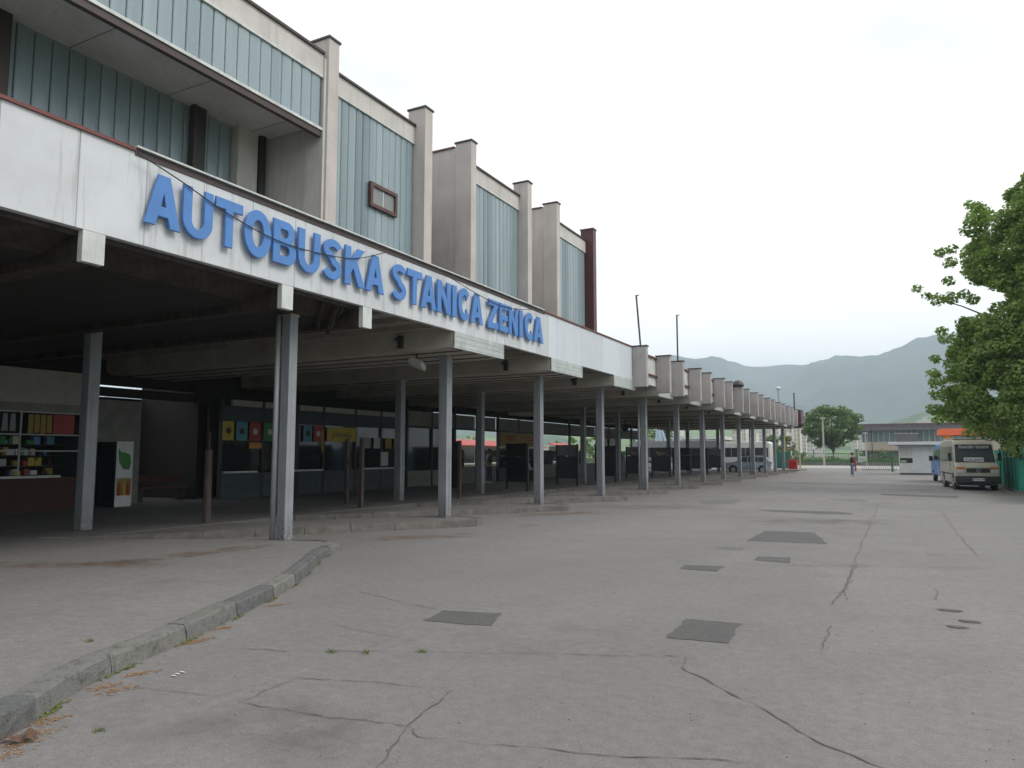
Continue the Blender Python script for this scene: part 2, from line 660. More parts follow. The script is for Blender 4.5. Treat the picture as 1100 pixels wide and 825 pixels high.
scene.view_settings.view_transform = "Standard"
scene.view_settings.look = "None"
scene.view_settings.exposure = 0.80
scene.view_settings.gamma = 1.0
scene.cycles.max_bounces = 8
scene.cycles.diffuse_bounces = 4
scene.cycles.volume_bounces = 1
scene.cycles.transparent_max_bounces = 16
scene.cycles.use_denoising = True

# ------------------------------------------------------------------ ground
GZ = 0.0
gm = MB().add([(-6000, -6000, -.012), (6000, -6000, -.012), (6000, 6000, -.012), (-6000, 6000, -.012)], [(0, 1, 2, 3)])
struct(gm.build("ground", "grass"))
flat([(-24, -40), (4.9, -40), (4.9, 96), (-24, 96)], 0.0, "asphalt_yard", "asphalt")
flat([(4.9, -40), (14, -40), (14, 70), (4.9, 70)], -.004, "verge", "grass")
flat([(-70, 96.0), (60, 96.0), (60, 118), (-70, 118)], .001, "road", "road")

# raised near pavement with the curved kerb
kp = [G(*q) for q in [(-260, 990), (-120, 890), (0, 797), (100, 735), (200, 690), (270, 655), (320, 624)]]
kp = [Vector((-4.1, -6, 0)), Vector((-4.15, -3, 0)), Vector((-4.25, 0, 0)), Vector((-4.42, 1.4, 0))] + [Vector((v.x, v.y, 0)) for v in kp[2:5]]
kp += [G(300, 640), G(330, 618), Vector((-8.12, 8.98, 0)), Vector((-8.35, 9.38, 0)), Vector((-8.47, 9.7, 0)), Vector((-8.6, 9.98, 0)), Vector((-8.86, 10.16, 0)), Vector((-9.25, 10.15, 0)), Vector((-9.7, 9.98, 0))]
kp = [Vector((v.x, v.y, 0)) for v in kp]


def catmull(P, per=6):
    out = []
    for i in range(len(P) - 1):
        p0, p1, p2, p3 = P[max(i - 1, 0)], P[i], P[i + 1], P[min(i + 2, len(P) - 1)]
        for k in range(per):
            u = k / per
            out.append(.5 * ((2 * p1) + (p2 - p0) * u + (2 * p0 - 5 * p1 + 4 * p2 - p3) * u * u + (3 * p1 - p0 - 3 * p2 + p3) * u ** 3))
    out.append(P[-1])
    return out


kc = catmull(kp, 8)
# resample by length
L_ = [0]
for i in range(1, len(kc)):
    L_.append(L_[-1] + (kc[i] - kc[i - 1]).length)


def at_len(s_):
    s_ = max(0, min(L_[-1] - 1e-4, s_))
    for i in range(1, len(L_)):
        if L_[i] >= s_:
            u = (s_ - L_[i - 1]) / max(1e-6, L_[i] - L_[i - 1])
            return kc[i - 1].lerp(kc[i], u)


def nrm(s_):
    d = (at_len(s_ + .05) - at_len(s_ - .05)).normalized()
    return Vector((-d.y, d.x, 0))      # to the left of travel (pavement side)


KH = .145
mb = MB()
s_ = 0.0
random.seed(3)
while s_ < L_[-1] - .15:
    ln = min(random.uniform(.82, 1.0), L_[-1] - s_)
    a0, a1 = s_ + .008, s_ + ln - .008
    jz, jo = random.uniform(-.014, .012), random.uniform(-.012, .012)
    k = 6
    rings = []
    for i in range(k + 1):
        u = a0 + (a1 - a0) * i / k
        p_, n_ = at_len(u), nrm(u)
        ch = random.uniform(.0, .010)
        tilt = jz * (i / k - .5)
        prof = [(0.0, -.05), (.012 + ch * .3, KH * .45 + random.uniform(-.01, .01)), (.018 + ch, KH - .018 - ch), (.034 + ch, KH - .003), (.14, KH + .004), (.20, KH), (.205, -.05)]
        rings.append([p_ + n_ * (q[0] + jo) + Vector((0, 0, q[1] + (jz + tilt if q[1] > 0 else 0))) for q in prof])
    o = len(mb.v)
    m_ = len(rings[0])
    for rg in rings:
        mb.v += [tuple(v) for v in rg]
    for i in range(k):
        for j in range(m_ - 1):
            mb.f.append((o + i * m_ + j, o + (i + 1) * m_ + j, o + (i + 1) * m_ + j + 1, o + i * m_ + j + 1))
    mb.f.append(tuple(o + j for j in range(m_)))
    mb.f.append(tuple(o + k * m_ + j for j in range(m_))[::-1])
    s_ += ln
struct(mb.build("kerb", "kerb"))
mb = MB().tube([at_len(x * .1) + nrm(x * .1) * .11 + Vector((0, 0, .02)) for x in range(int(L_[-1] * 10))], .06, 6)
struct(mb.build("kerb_mortar", "kerb2"))

pav = [at_len(x * .25) + nrm(x * .25) * .11 for x in range(int(L_[-1] * 4) + 1)]
PZ = .137
# back edge dips to the bay behind
back = [Vector((-10.4, 9.65, 0)), Vector((-11.6, 9.0, 0)), Vector((-12.9, 8.2, 0)), Vector((-21, 7.2, 0)), Vector((-21, -6, 0))]
poly = [(v.x, v.y) for v in pav] + [(v.x, v.y) for v in back]
mb = MB()
n_ = len(poly)
mb.add([(x, y, PZ) for x, y in poly] + [(x, y, -.05) for x, y in poly], [tuple(range(n_))] + [(i, (i + 1) % n_, (i + 1) % n_ + n_, i + n_) for i in range(n_)])
struct(mb.build("pavement", "pave"))

# main platform (west) and the slanted passenger islands
PLZ = .155
DIR = Vector((.60, .80, 0))
mb = MB()
plat = [(-21.5, 8.1), (-13.9, 7.95), (-13.05, 8.5)]
isl_y = [14.75 + 5.2 * i for i in range(12)]
mb.box(-24.6, -13.3, 8.55, 76, -.05, PLZ)
struct(mb.build("platform", "plat"))
mb = MB()
mb.prism([(-21.5, 8.0), (-13.9, 7.9), (-13.02, 8.6), (-13.3, 8.6), (-21.5, 8.6)], 2, -.05, PLZ + .003)
struct(mb.build("platform_corner", "plat"))
for i, ye in enumerate(isl_y):
    tip = Vector((-8.75, ye, 0))
    far_ = tip - DIR * 8.0
    near = [(-13.2, ye - 4.45 * DIR.y / DIR.x)]
    pts = [(-13.28, ye - 4.53 * 1.38), (tip.x, tip.y), (tip.x - .05, tip.y + .35), (tip.x - .35, tip.y + .65), (tip.x - .9, tip.y + .75), (-10.4, ye + .55), (-13.28, ye + .55 - 2.88 * 1.38)]
    mb = MB().prism(pts, 2, -.05, PLZ - .012)
    struct(mb.build("passenger_island", "plat"))
    kb = MB()
    # kerb stones on the near edge and round the tip
    A = Vector((pts[0][0], pts[0][1], 0))
    B = Vector((pts[1][0], pts[1][1], 0))
    ln = (B - A).length
    d = (B - A).normalized()
    nn = Vector((d.y, -d.x, 0))
    k = max(4, int(ln / .95))
    for j in range(k):
        a_ = A + d * (ln * j / k + .006) + nn * random.uniform(-.005, .012)
        b_ = A + d * (ln * (j + 1) / k - .006) + nn * random.uniform(-.005, .012)
        z1 = PLZ + random.uniform(-.012, .004)
        kb.prism([(a_.x + nn.x * .02, a_.y + nn.y * .02), (b_.x + nn.x * .02, b_.y + nn.y * .02), (b_.x - nn.x * .13, b_.y - nn.y * .13), (a_.x - nn.x * .13, a_.y - nn.y * .13)], 2, -.05, z1)
    for j in range(1, 5):
        a_, b_ = Vector((*pts[j], 0)), Vector((*pts[j + 1], 0))
        d2 = (b_ - a_).normalized()
        n2 = Vector((d2.y, -d2.x, 0))
        kb.prism([(a_.x + n2.x * .02, a_.y + n2.y * .02), (b_.x + n2.x * .02, b_.y + n2.y * .02), (b_.x - n2.x * .1, b_.y - n2.y * .1), (a_.x - n2.x * .1, a_.y - n2.y * .1)], 2, -.05, PLZ - .004 + .001 * j)
    struct(kb.build("island_kerb", "kerb2"))

# far kerb at the gate side
struct(MB().box(-11.2, -9.0, 76.5, 83, -.05, .14).build("gate_kerb", "kerb2"))

# repairs in the asphalt
for px, mt in [([(714, 685), (739, 665), (797, 670), (780, 691)], "patch"), ([(802, 581), (822, 570), (875, 572), (889, 584.5)], "patch"),
               ([(454, 667), (477, 656), (537, 659), (525, 673)], "patch"), ([(769, 589), (777, 586.5), (801, 588), (795, 591)], "patch2"),
               ([(810, 602), (814, 598), (849, 599), (848, 605)], "patch"), ([(729, 611), (737, 607), (779, 608.5), (770, 614)], "patch"),
               ([(810, 547.5), (900, 549.6), (916, 551.5), (914, 553), (830, 549.8)], "patch"), ([(886, 535.3), (927, 536.3), (932, 539), (900, 538.3)], "patch2"),
               ([(946, 524.6), (1005, 526), (1004, 527.6), (947, 526)], "patch2"), ([(946, 530.4), (1030, 533), (1029, 535), (947, 532)], "patch"),
               ([(750, 538), (795, 536.5), (790, 541), (757, 542.5)], "patch2")]:
    pts = []
    q = [G(*p_) for p_ in px]
    for i in range(len(q)):
        a_, b_ = q[i], q[(i + 1) % len(q)]
        for k in range(7):
            v = a_.lerp(b_, k / 7)
            pts.append((v.x + random.uniform(-.024, .024), v.y + random.uniform(-.02, .02)))
    flat(pts, .004, "asphalt_patch", mt)


def crack(px, w_=.016, mat="crack", jag=.035, z=.006):
    q = [G(*p_) for p_ in px]
    pts = []
    for i in range(len(q) - 1):
        n_ = max(2, int((q[i + 1] - q[i]).length / .06))
        for k in range(n_):
            pts.append(q[i].lerp(q[i + 1], k / n_))
    pts.append(q[-1])
    off = 0
    vs, fs = [], []
    for i, p_ in enumerate(pts):
        d = (pts[min(i + 1, len(pts) - 1)] - pts[max(i - 1, 0)])
        d.z = 0
        d.normalize()
        n_ = Vector((-d.y, d.x, 0))
        off = off * .75 + random.uniform(-jag, jag) * .55
        wd = w_ * .7 * random.choice((.3, .6, 1, 1.3)) * random.uniform(.6, 1.3) * (.3 if i in (0, len(pts) - 1) else 1)
        c_ = p_ + n_ * off
        vs += [(c_.x - n_.x * wd / 2, c_.y - n_.y * wd / 2, z), (c_.x + n_.x * wd / 2, c_.y + n_.y * wd / 2, z)]
    for i in range(len(pts) - 1):
        fs.append((2 * i, 2 * i + 2, 2 * i + 3, 2 * i + 1))
    o = MB().add(vs, fs).build("asphalt_crack", mat)
    o.visible_shadow = True
    return struct(o)


crack([(245, 696), (330, 700), (440, 700), (550, 702), (640, 704), (735, 705)], .012)
crack([(735, 705), (731, 717), (750, 727), (775, 742), (830, 767), (860, 785), (900, 805), (950, 826), (985, 843)], .024, "crackl", .03)
crack([(260, 754), (300, 761), (350, 769), (440, 780), (450, 792), (500, 797), (550, 802), (650, 811), (750, 815), (800, 820)], .012)
crack([(487, 740), (475, 752), (460, 762), (442, 782), (425, 802), (408, 826)], .013)
crack([(260, 754), (280, 745), (320, 729), (370, 732), (425, 735), (487, 740)], .009)
crack([(385, 636), (430, 646), (470, 655)], .014)
crack([(917, 607), (907, 630), (895, 650)], .024, "crackl")
crack([(921, 605), (911, 625), (907, 645)], .014)
crack([(895, 672), (882, 700)], .014)
crack([(945, 540), (930, 575), (917, 605)], .016, "crackl")
crack([(1010, 547), (1030, 575), (1050, 597)], .018, "crackl")
crack([(715, 602), (830, 607), (1060, 611)], .02, "crackl")
crack([(1002, 632), (1007, 645)], .014)
crack([(140, 740), (240, 747), (260, 741)], .008)
crack([(360, 562 + 110), (450, 690)], .006)
crack([(560, 575), (700, 572), (800, 570)], .02, "crackl")
# scuffed holes
for px, r_ in [((1021, 656), .085), ((1041, 668), .075), ((1028, 674), .07)]:
    c_ = G(*px)
    flat([(c_.x + r_ * 1.5 * random.uniform(.75, 1.1) * math.cos(a_), c_.y + r_ * random.uniform(.75, 1.1) * math.sin(a_)) for a_ in [k * PI / 7 for k in range(14)]], .005, "asphalt_hole", "crack")
    flat([(c_.x + r_ * 1.15 * math.cos(a_), c_.y + .02 + r_ * .6 * math.sin(a_)) for a_ in [k * PI / 7 for k in range(14)]], .009, "asphalt_hole_floor", "crackl")


def stain(cx, cy, wx, wy, rot, mat, z):
    me = bpy.data.meshes.new("stain")
    c_, s2 = math.cos(rot), math.sin(rot)
    vs = [(cx + c_ * a_ - s2 * b_, cy + s2 * a_ + c_ * b_, z) for a_, b_ in ((-wx, -wy), (wx, -wy), (wx, wy), (-wx, wy))]
    me.from_pydata(vs, [], [(0, 1, 2, 3)])
    uv = me.uv_layers.new(name="UVMap")
    for i, q in enumerate([(0, 0), (1, 0), (1, 1), (0, 1)]):
        uv.data[i].uv = q
    me.materials.append(M[mat])
    o = bpy.data.objects.new("ground_stain", me)
    COL.objects.link(o)
    return struct(o)


a_ = G(285, 586, PZ)
b_ = G(120, 606, PZ)
stain((a_.x + b_.x) / 2, (a_.y + b_.y) / 2, (a_ - b_).length * .62, .34, math.atan2(a_.y - b_.y, a_.x - b_.x), "rust", PZ + .004)
a_ = G(60, 607, PZ)
stain(a_.x, a_.y, 1.8, .35, .5, "rust", PZ + .006)
a_ = G(105, 604, PZ)
stain(a_.x, a_.y, .9, .3, .6, "soot", PZ + .008)
for px, a1, b1, mt, rt in [((455, 577), 1.4, .5, "rust", .9), ((600, 552), 1.6, .7, "rust", .9), ((620, 537), 1.4, .4, "rust", .8), ((300, 780), .7, .5, "soot", 0), ((560, 690), 1.5, .8, "pale", .6),
                       
                       ((1075, 530), 1.0, 3, "rust", 0), ((700, 545), 2.5, 1.2, "soot", .5), ((920, 520), 5, 2.2, "soot", .1), ((880, 560), 2.0, 1.0, "soot", .3)]:
    q = G(*px)
    stain(q.x, q.y, a1, b1, rt, mt, .008 + random.uniform(0, .004))

# litter along the kerb
random.seed(11)


def flakes(name, mat, n_, fn, size, z0, label):
    vs, fs = [], []
    for _ in range(n_):
        x, y = fn()
        s2 = size * random.uniform(.5, 1.3)
        a2 = random.uniform(0, 2 * PI)
        tl = random.uniform(-.4, .6)
        o = len(vs)
        for k in range(4):
            b2 = a2 + k * PI / 2
            vs.append((x + s2 * math.cos(b2) * (1 if k % 2 else .55), y + s2 * math.sin(b2) * (1 if k % 2 else .55), z0 + .004 + s2 * abs(tl) * (k % 2)))
        fs.append((o, o + 1, o + 2, o + 3))
    o = MB().add(vs, fs).build(name, mat)
    return tag(o, label, kind="stuff")


heap = [(.0, 0)]
spots = [G(*q) for q in [(20, 800), (45, 776), (40, 788), (113, 738), (125, 742), (150, 724), (205, 691), (215, 688), (240, 675), (298, 650), (5, 812)]]


def lit():
    if random.random() < .75:
        c_ = random.choice(spots)
        d_ = (1, 1.35)
        u = random.gauss(0, .065)
        return c_.x + u * .35 + random.gauss(0, .03), c_.y + u + random.gauss(0, .03)
    s2 = random.uniform(3, L_[-1])
    p_ = at_len(s2) - nrm(s2) * abs(random.gauss(0, .09))
    return p_.x, p_.y


flakes("blossom_litter", "blossom", 1500, lit, .011, 0, "orange brown blossom litter lying in drifts along the foot of the kerb")


def weeds():
    s2 = random.uniform(6, L_[-1])
    s2 = round(s2 / .91) * .91 + random.gauss(0, .1)
    p_ = at_len(s2) - nrm(s2) * random.uniform(-.03, .03)
    return p_.x, p_.y


flakes("kerb_weeds", "weed", 700, weeds, .02, 0, "small green weeds growing from the joints of the kerb")
for px in [(355, 701), (395, 702), (452, 701), (105, 786), (8, 786), (95, 708)]:
    q = G(*px)
    mb = MB()
    for k in range(26):
        a2 = random.uniform(0, 2 * PI)
        r2 = random.uniform(.02, .06)
        h2 = random.uniform(.01, .04)
        x, y = q.x + random.gauss(0, .025), q.y + random.gauss(0, .02)
        zz = PZ if px == (95, 708) else 0
        mb.add([(x - .004, y, zz), (x + .004, y, zz), (x + r2 * math.cos(a2) * .7, y + r2 * math.sin(a2) * .7, zz + h2)], [(0, 1, 2)])
    tag(mb.build("weed_tuft", "weed"), "small weed tuft growing out of a crack in the asphalt or kerb", kind="stuff")
q = G(12, 797)
mb = MB()
for k in range(5):
    a2 = k * 1.3
    x, y = q.x + .05 * math.cos(a2), q.y + .06 * math.sin(a2 * 2)
    mb.add([(x, y, .005), (x + .05, y + .02, .035), (x + .08, y + .07, .01), (x + .01, y + .06, .04)], [(0, 1, 2, 3)])
tag(mb.build("dry_leaf", "dryleaf"), "curled brown dry leaf lying by the kerb at the bottom left", "leaf")
mb = MB()
for px in [(190, 725), (195, 723), (186, 727)]:
    q = G(*px)
    mb.add([(q.x - .03, q.y, .006), (q.x + .02, q.y - .01, .012), (q.x + .035, q.y + .012, .006), (q.x - .01, q.y + .015, .01)], [(0, 1, 2, 3)])
tag(mb.build("paper_scrap", "white"), "torn scrap of white paper on the asphalt near the kerb", "litter")
# small loose stones
random.seed(5)
mb = MB()
for k in range(130):
    px, py = random.uniform(150, 1100), random.uniform(600, 825)
    q = G(px, py)
    r2 = random.uniform(.003, .007)
    mb.ball((q.x, q.y, r2 * .5), r2, (1, 1.3, .7), 5, 3)
tag(mb.build("grit", "pave"), "scattered small grit on the asphalt yard", kind="stuff")

# ------------------------------------------------------------------ canopy
XF = -8.85
CY = [9.85 + 5.2 * i for i in range(13)]
Y0, Y1 = -4.0, 72.3
canopy = thing("station_canopy", "long white fronted concrete canopy on a row of grey steel columns over the bus bays", "canopy", (-14, 34, 0))
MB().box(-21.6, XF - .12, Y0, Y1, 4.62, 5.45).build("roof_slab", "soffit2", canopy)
FB, FT = 4.43, 5.66
ENDF = 26.36
o = MB().box(XF - .12, XF, Y0, 18.95, FB, FT).build("fascia", "fascia", canopy)
o = MB().box(XF - .118, XF + .002, 18.955, ENDF, FB, FT + .003).build("fascia", "fascia2", canopy)
tag(o, "cleaner bluish white fascia panels beyond the lettering")
MB().box(XF - .14, XF + .035, Y0, 6.0, FT, FT + .045).build("fascia_flashing", "redtrim", canopy)
MB().box(XF - .14, XF + .012, 6.0, 18.7, FT - .05, FT - .003 + .05).build("fascia_flashing", "darktrim", canopy)
MB().box(XF - .14, XF + .06, 6.0, 18.6, FT + .05, FT + .075).build("gutter_edge", "whitetrim", canopy)
MB().box(XF - .14, XF + .035, 18.7, ENDF, FT + .004, FT + .05).build("fascia_flashing", "redtrim", canopy)

# timber clad near section
mb = MB()
mb.add([(XF - .12, Y0, 4.432), (XF - .12, 10.73, 4.432), (-9.75, 10.73, 4.2), (-9.75, Y0, 4.2)], [(0, 1, 2, 3)])
mb.box(XF - .16, XF - .12, Y0, 10.73, 4.36, 4.45)
mb.build("timber_soffit", "timber", canopy)
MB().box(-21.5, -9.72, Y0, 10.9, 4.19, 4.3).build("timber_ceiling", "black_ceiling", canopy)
mb = MB()
for k in range(9):      # frayed edge and joists of the dark ceiling
    mb.box(-21, -9.72, 10.93 + k * .001, 10.98, 4.1, 4.28) if k == 0 else None
mb.build("edge_joist", "timber", canopy)
for ya, yb in [(-2.6, -2.3), (1.9, 2.2), (5.37, 5.66), (8.69, 8.94), (10.74, 11.0)]:
    MB().box(XF - .1, XF - .002, ya, yb, 4.03, FB - .004).build("beam_end", "whitetrim", canopy)
    MB().box(-21, XF - .1, ya + .01, yb - .01, 4.06, FB + .1).build("timber_beam", "timber", canopy)

mb = MB()
for (a_, b_, c_, d_) in [((-8.98, 10.2, 4.42), (-9.5, 10.55, 4.02), .05, .02), ((-9.0, 10.35, 4.4), (-9.7, 10.72, 3.98), .06, .02), ((-9.1, 9.9, 4.36), (-9.9, 10.66, 4.08), .05, .02)]:
    mb.tube([a_, b_], [c_, c_ * .8], 4)
tag(mb.build("loose_boards", "timber", canopy), "loose hanging timber boards")
# broad flat beams clad in pale sheet, one at each column
for i in range(1, 13):
    ya = 13.93 + 5.2 * (i - 1)
    yb = ya + 2.32
    mb = MB().box(-21.4, XF - .02, ya, yb, 4.06, 4.66)
    # shallow joints on the soffit
    for xj in range(-21, -9, 1):
        pass
    mb.build("box_beam", "beampaint", canopy, .01)
    mb = MB()
    for k in range(3):
        z0 = 4.09 + .115 * k
        mb.box(XF - .02, XF + .012, ya, yb - .03, z0, z0 + .1)
    mb.box(XF - .02, XF + .006, ya, yb, 4.05, 4.43)
    mb.box(XF - .02, XF + .022, yb - .03, yb, 4.05, 4.425)
    mb.build("beam_end_cladding", "corr", canopy)
    # small black bracket on the side
    MB().box(-10.35, -10.25, ya - .12, ya - .001, 4.12, 4.42).box(-10.42, -10.18, ya - .14, ya - .1, 4.3, 4.36).build("bracket", "steel_dark", canopy)
# recessed ceiling with ribs
mb = MB()
mb.box(-21.5, XF - .13, 11.0, Y1, 4.56, 4.615)
for i in range(0, 13):
    ys = (11.0 if i == 0 else 13.93 + 5.2 * (i - 1) + 2.32)
    ye = 13.93 + 5.2 * i
    for f_ in (.2, .52, .82):
        yy = ys + (ye - ys) * f_
        mb.box(-21.4, XF - .14, yy, yy + .09, 4.44, 4.56)
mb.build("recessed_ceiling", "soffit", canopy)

# purlins running the length and thin shadow joints on the beams
mb = MB()
for i in range(1, 13):
    ya = 13.93 + 5.2 * (i - 1)
    for yy in (.5, 1.15, 1.8):
        mb.box(-21.3, XF - .12, ya + yy, ya + yy + .035, 4.035, 4.06)
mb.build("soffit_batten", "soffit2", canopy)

# fins
def fin_at(y, cap="redtrim"):
    f_ = MB()
    prof = []
    f_.box(XF - .02, -8.3, y - .12, y + .12, 4.16, 5.68)
    fo = f_.build("fin", "fin", canopy, .012)
    MB().box(XF - .05, -8.27, y - .15, y + .15, 5.68, 5.72).build("fin_cap", "darktrim", fo)
    return fo


fin_ys = [26.5]
for k in range(8):
    fin_ys += [29.62 + 5.2 * k, 31.7 + 5.2 * k]
fin_ys.append(71.1)
for y in fin_ys:
    fin_at(y)
# recessed fascia between fins
mb = MB()
mb.box(XF - .14, XF - .04, ENDF, Y1, 4.43, 5.56)
mb.build("fascia", "whitetrim", canopy)
tag(canopy.children[-1], "recessed white panels between the concrete fins")
mb = MB()
mb.box(XF - .14, XF + .04, ENDF + .3, Y1, 5.56, 5.62)
mb.box(XF - .04, XF + .05, ENDF + .3, Y1, 4.80, 4.86)
mb.build("fascia_flashing", "redtrim", canopy)
MB().box(-21.6, XF - .14, Y0, Y1, 5.451, 5.50).build("roof_covering", "roof", canopy)
# end sheet, dark red
MB().box(-8.95, -8.15, 72.3, 74.4, 4.1, 5.75).build("end_cladding", "redsheet", canopy)
for k in range(6):
    pass

# columns
def column(x, y, z0, z1, pipe=False, w_=.125):
    mb = MB().box(x - w_, x + w_, y - w_, y + w_, z0, z1)
    co = mb.build("column", "column", canopy, .012)
    MB().box(x - w_ - .004, x + w_ + .004, y - .02, y + .02, z0 + .02, z1 - .01).build("column_seam", "column", co)
    MB().box(x - w_ - .012, x + w_ + .012, y - w_ - .012, y + w_ + .012, z1 - .05, z1).build("column_head", "soffit", co)
    if pipe:
        MB().tube([(x - w_ - .07, y - w_ - .02, z0), (x - w_ - .07, y - w_ - .02, z1)], .05, 10).build("drain_pipe", "pipe", co, smooth=True)
    return co


for i, y in enumerate(CY):
    z0 = PZ if i == 0 else PLZ - .02
    column(-9.8, y, z0, 4.2 if i == 0 else 4.06, pipe=i in (0, 4, 9), w_=.118 if i else .1)
for i in range(12):
    column(-14.45, 9.1 + 5.2 * i, PLZ, 4.2 if i == 0 else 4.06, w_=.12)

# hanging floodlight and dark ball lamp
fl = thing("floodlight", "white floodlight with a glass front hanging under the canopy soffit beside the second column", "lamp", (-10.2, 14.4, 3.75))
MB().tube([(-10.2, 14.4, 3.85), (-10.2, 14.4, 4.06)], .02, 8).build("bracket", "steel_dark", fl)
T = Matrix.Translation((-10.2, 14.4, 3.78)) @ Euler((R(-25), R(20), 0)).to_matrix().to_4x4()
MB().prism([(-.22, -.03), (.22, -.03), (.16, .1), (-.16, .1)], 1, -.13, .13, T).build("housing", "offwhite", fl, .01)
MB().box(-.2, .2, -.11, .11, -.04, -.03, T).build("glass", "white", fl)
bl = thing("ball_lamp", "dark round lamp hanging from the canopy ceiling near the middle of the station", "lamp", (-17, 48.9, 3.2))
MB().ball((-17, 48.9, 3.5), .28).build("globe", "black", bl, smooth=True)
MB().tube([(-17, 48.9, 3.7), (-17, 48.9, 4.06)], .03).build("stem", "black", bl)

# poles on the roof edge
for (x, y, z0, dx, h_, lb) in [(-8.55, 26.5, 5.72, -.14, 1.95, "thin leaning antenna pole on the first concrete fin"), (-8.55, 31.7, 5.72, .0, 2.05, "thin upright antenna pole on the third concrete fin"),
                              (-8.55, 71.1, 5.72, 0, 1.5, "short dark rod on the last fin beside the dark red end sheet")]:
    pt = thing("antenna_pole", lb, "pole", (x, y, z0))
    MB().tube([(x, y, z0), (x + dx, y, z0 + h_)], .035 if y < 60 else .06, 8).build("pole", "brownpost", pt)
    MB().tube([(x + dx, y, z0 + h_ - .03), (x + dx + .12, y, z0 + h_ - .01)], .018, 6).build("hook", "brownpost", pt)
y = 61.8
q = thing("roof_floodlight", "white lamp head on a short post above the far end of the fins", "lamp", (-8.6, y, 5.7))
MB().tube([(-8.6, y, 5.7), (-8.6, y, 6.9)], .05).build("post", "galv", q)
MB().ball((-8.6, y, 6.9), .2, (1, 1, .8)).build("lamp_head", "white", q, smooth=True)
q = thing("roof_ventilator", "dark domed ventilator cap sitting on top of a concrete fin", "ventilator", (-8.58, 45.2, 5.72))
dm = MB().ball((-8.58, 45.22, 5.72), .40, (.9, 1.0, .9))
dm.v = [(v[0], v[1], max(v[2], 5.722)) for v in dm.v]
dm.build("dome", "steel_dark", q, smooth=True)
q = thing("loudspeaker", "round grey horn loudspeaker at the far corner of the canopy", "loudspeaker", (-8.2, 71.9, 4.3))
MB().tube([(-8.5, 71.9, 4.35), (-8.25, 71.6, 4.35), (-8.0, 71.2, 4.35)], [.05, .08, .22], 14).build("horn", "steel_dark", q, smooth=True)

# cable hanging over the letters
for pts, lb in [([(5.95, 5.60), (6.6, 5.45), (7.4, 5.23), (8.3, 5.08), (9.2, 5.08), (10.3, 5.22), (11.2, 5.55)], "black cable sagging across the blue word AUTOBUSKA"),
                ([(13.0, 5.66), (13.9, 5.52), (15.0, 5.40), (15.9, 5.36), (16.9, 5.44), (18.2, 5.66)], "black cable sagging in front of the word ZENICA")]:
    v = catmull([Vector((XF + .12, a_, b_)) for a_, b_ in pts], 6)
    tag(MB().tube(v, .009, 6).build("cable", "cable"), lb, "cable")

# ------------------------------------------------------------------ lettering
def arc(cx, cy, rx, ry, a0, a1, n_=18):
    return [(cx + rx * math.cos(R(a0 + (a1 - a0) * k / n_)), cy + ry * math.sin(R(a0 + (a1 - a0) * k / n_))) for k in range(n_ + 1)]


def glyph(ch):
    # unit cell: width 1, height 1, stem s
    s = .27
    if ch == "A":
        return [[(0, 0), (.27, 0), (.345, .2), (.655, .2), (.73, 0), (1, 0), (.66, 1), (.34, 1)], [(.41, .38), (.59, .38), (.5, .70)]]
    if ch == "U":
        return [[(0, 1), (s, 1)] + [(s, .34)] + arc(.5, .34, .5 - s, .19, 180, 360, 14) + [(1 - s, 1), (1, 1), (1, .34)] + arc(.5, .34, .5, .36, 0, -180, 18)[1:]]
    if ch == "T":
        return [[(.37, 0), (.63, 0), (.63, .8), (1, .8), (1, 1), (0, 1), (0, .8), (.37, .8)]]
    if ch == "O":
        return [arc(.5, .5, .5, .53, 0, 350, 35), arc(.5, .5, .235, .32, 0, 348, 29)]
    if ch == "B":
        return [[(0, 0), (.58, 0)] + arc(.6, .285, .4, .285, -90, 62, 14) + arc(.56, .745, .37, .255, -30, 90, 12) + [(0, 1)],
                [(.27, .18), (.55, .18)] + arc(.58, .305, .15, .12, -80, 80, 8) + [(.55, .43), (.27, .43)],
                [(.27, .60), (.5, .60)] + arc(.53, .71, .13, .11, -80, 80, 8) + [(.5, .82), (.27, .82)]]
    if ch == "K":
        return [[(0, 0), (.27, 0), (.27, .30), (.40, .47), (.70, 0), (1.02, 0), (.58, .66), (.97, 1), (.64, 1), (.27, .60), (.27, 1), (0, 1)]]
    if ch == "N":
        return [[(0, 0), (.27, 0), (.27, .6), (.72, 0), (1, 0), (1, 1), (.73, 1), (.73, .42), (.28, 1), (0, 1)]]
    if ch == "I":
        return [[(0, 0), (1, 0), (1, 1), (0, 1)]]
    if ch == "Z":
        return [[(0, 0), (1, 0), (1, .2), (.36, .2), (1, .83), (1, 1), (.04, 1), (.04, .8), (.62, .8), (0, .18)]]
    if ch == "E":
        return [[(0, 0), (1, 0), (1, .19), (.28, .19), (.28, .41), (.92, .41), (.92, .6), (.28, .6), (.28, .81), (.98, .81), (.98, 1), (0, 1)]]
    if ch == "C":
        return [arc(.53, .5, .53, .53, 42, 318, 34)[:] + [(.70, .335)] + arc(.53, .5, .255, .32, 318, 42, 24)[1:-1] + [(.70, .665)]]
    if ch == "S":
        W2_, H2_ = .48, .70
        sp = arc(.245, .525, .168, .118, 22, 255, 16) + arc(.232, .182, .172, .125, 72, -158, 16)
        v = [Vector((a_, b_, 0)) for a_, b_ in sp]
        l_, r_ = [], []
        for i, q_ in enumerate(v):
            d = (v[min(i + 1, len(v) - 1)] - v[max(i - 1, 0)]).normalized()
            n2 = Vector((-d.y, d.x, 0)) * .063
            l_.append(((q_.x + n2.x) / W2_, (q_.y + n2.y) / H2_))
            r_.append(((q_.x - n2.x) / W2_, (q_.y - n2.y) / H2_))
        return [l_ + r_[::-1]]


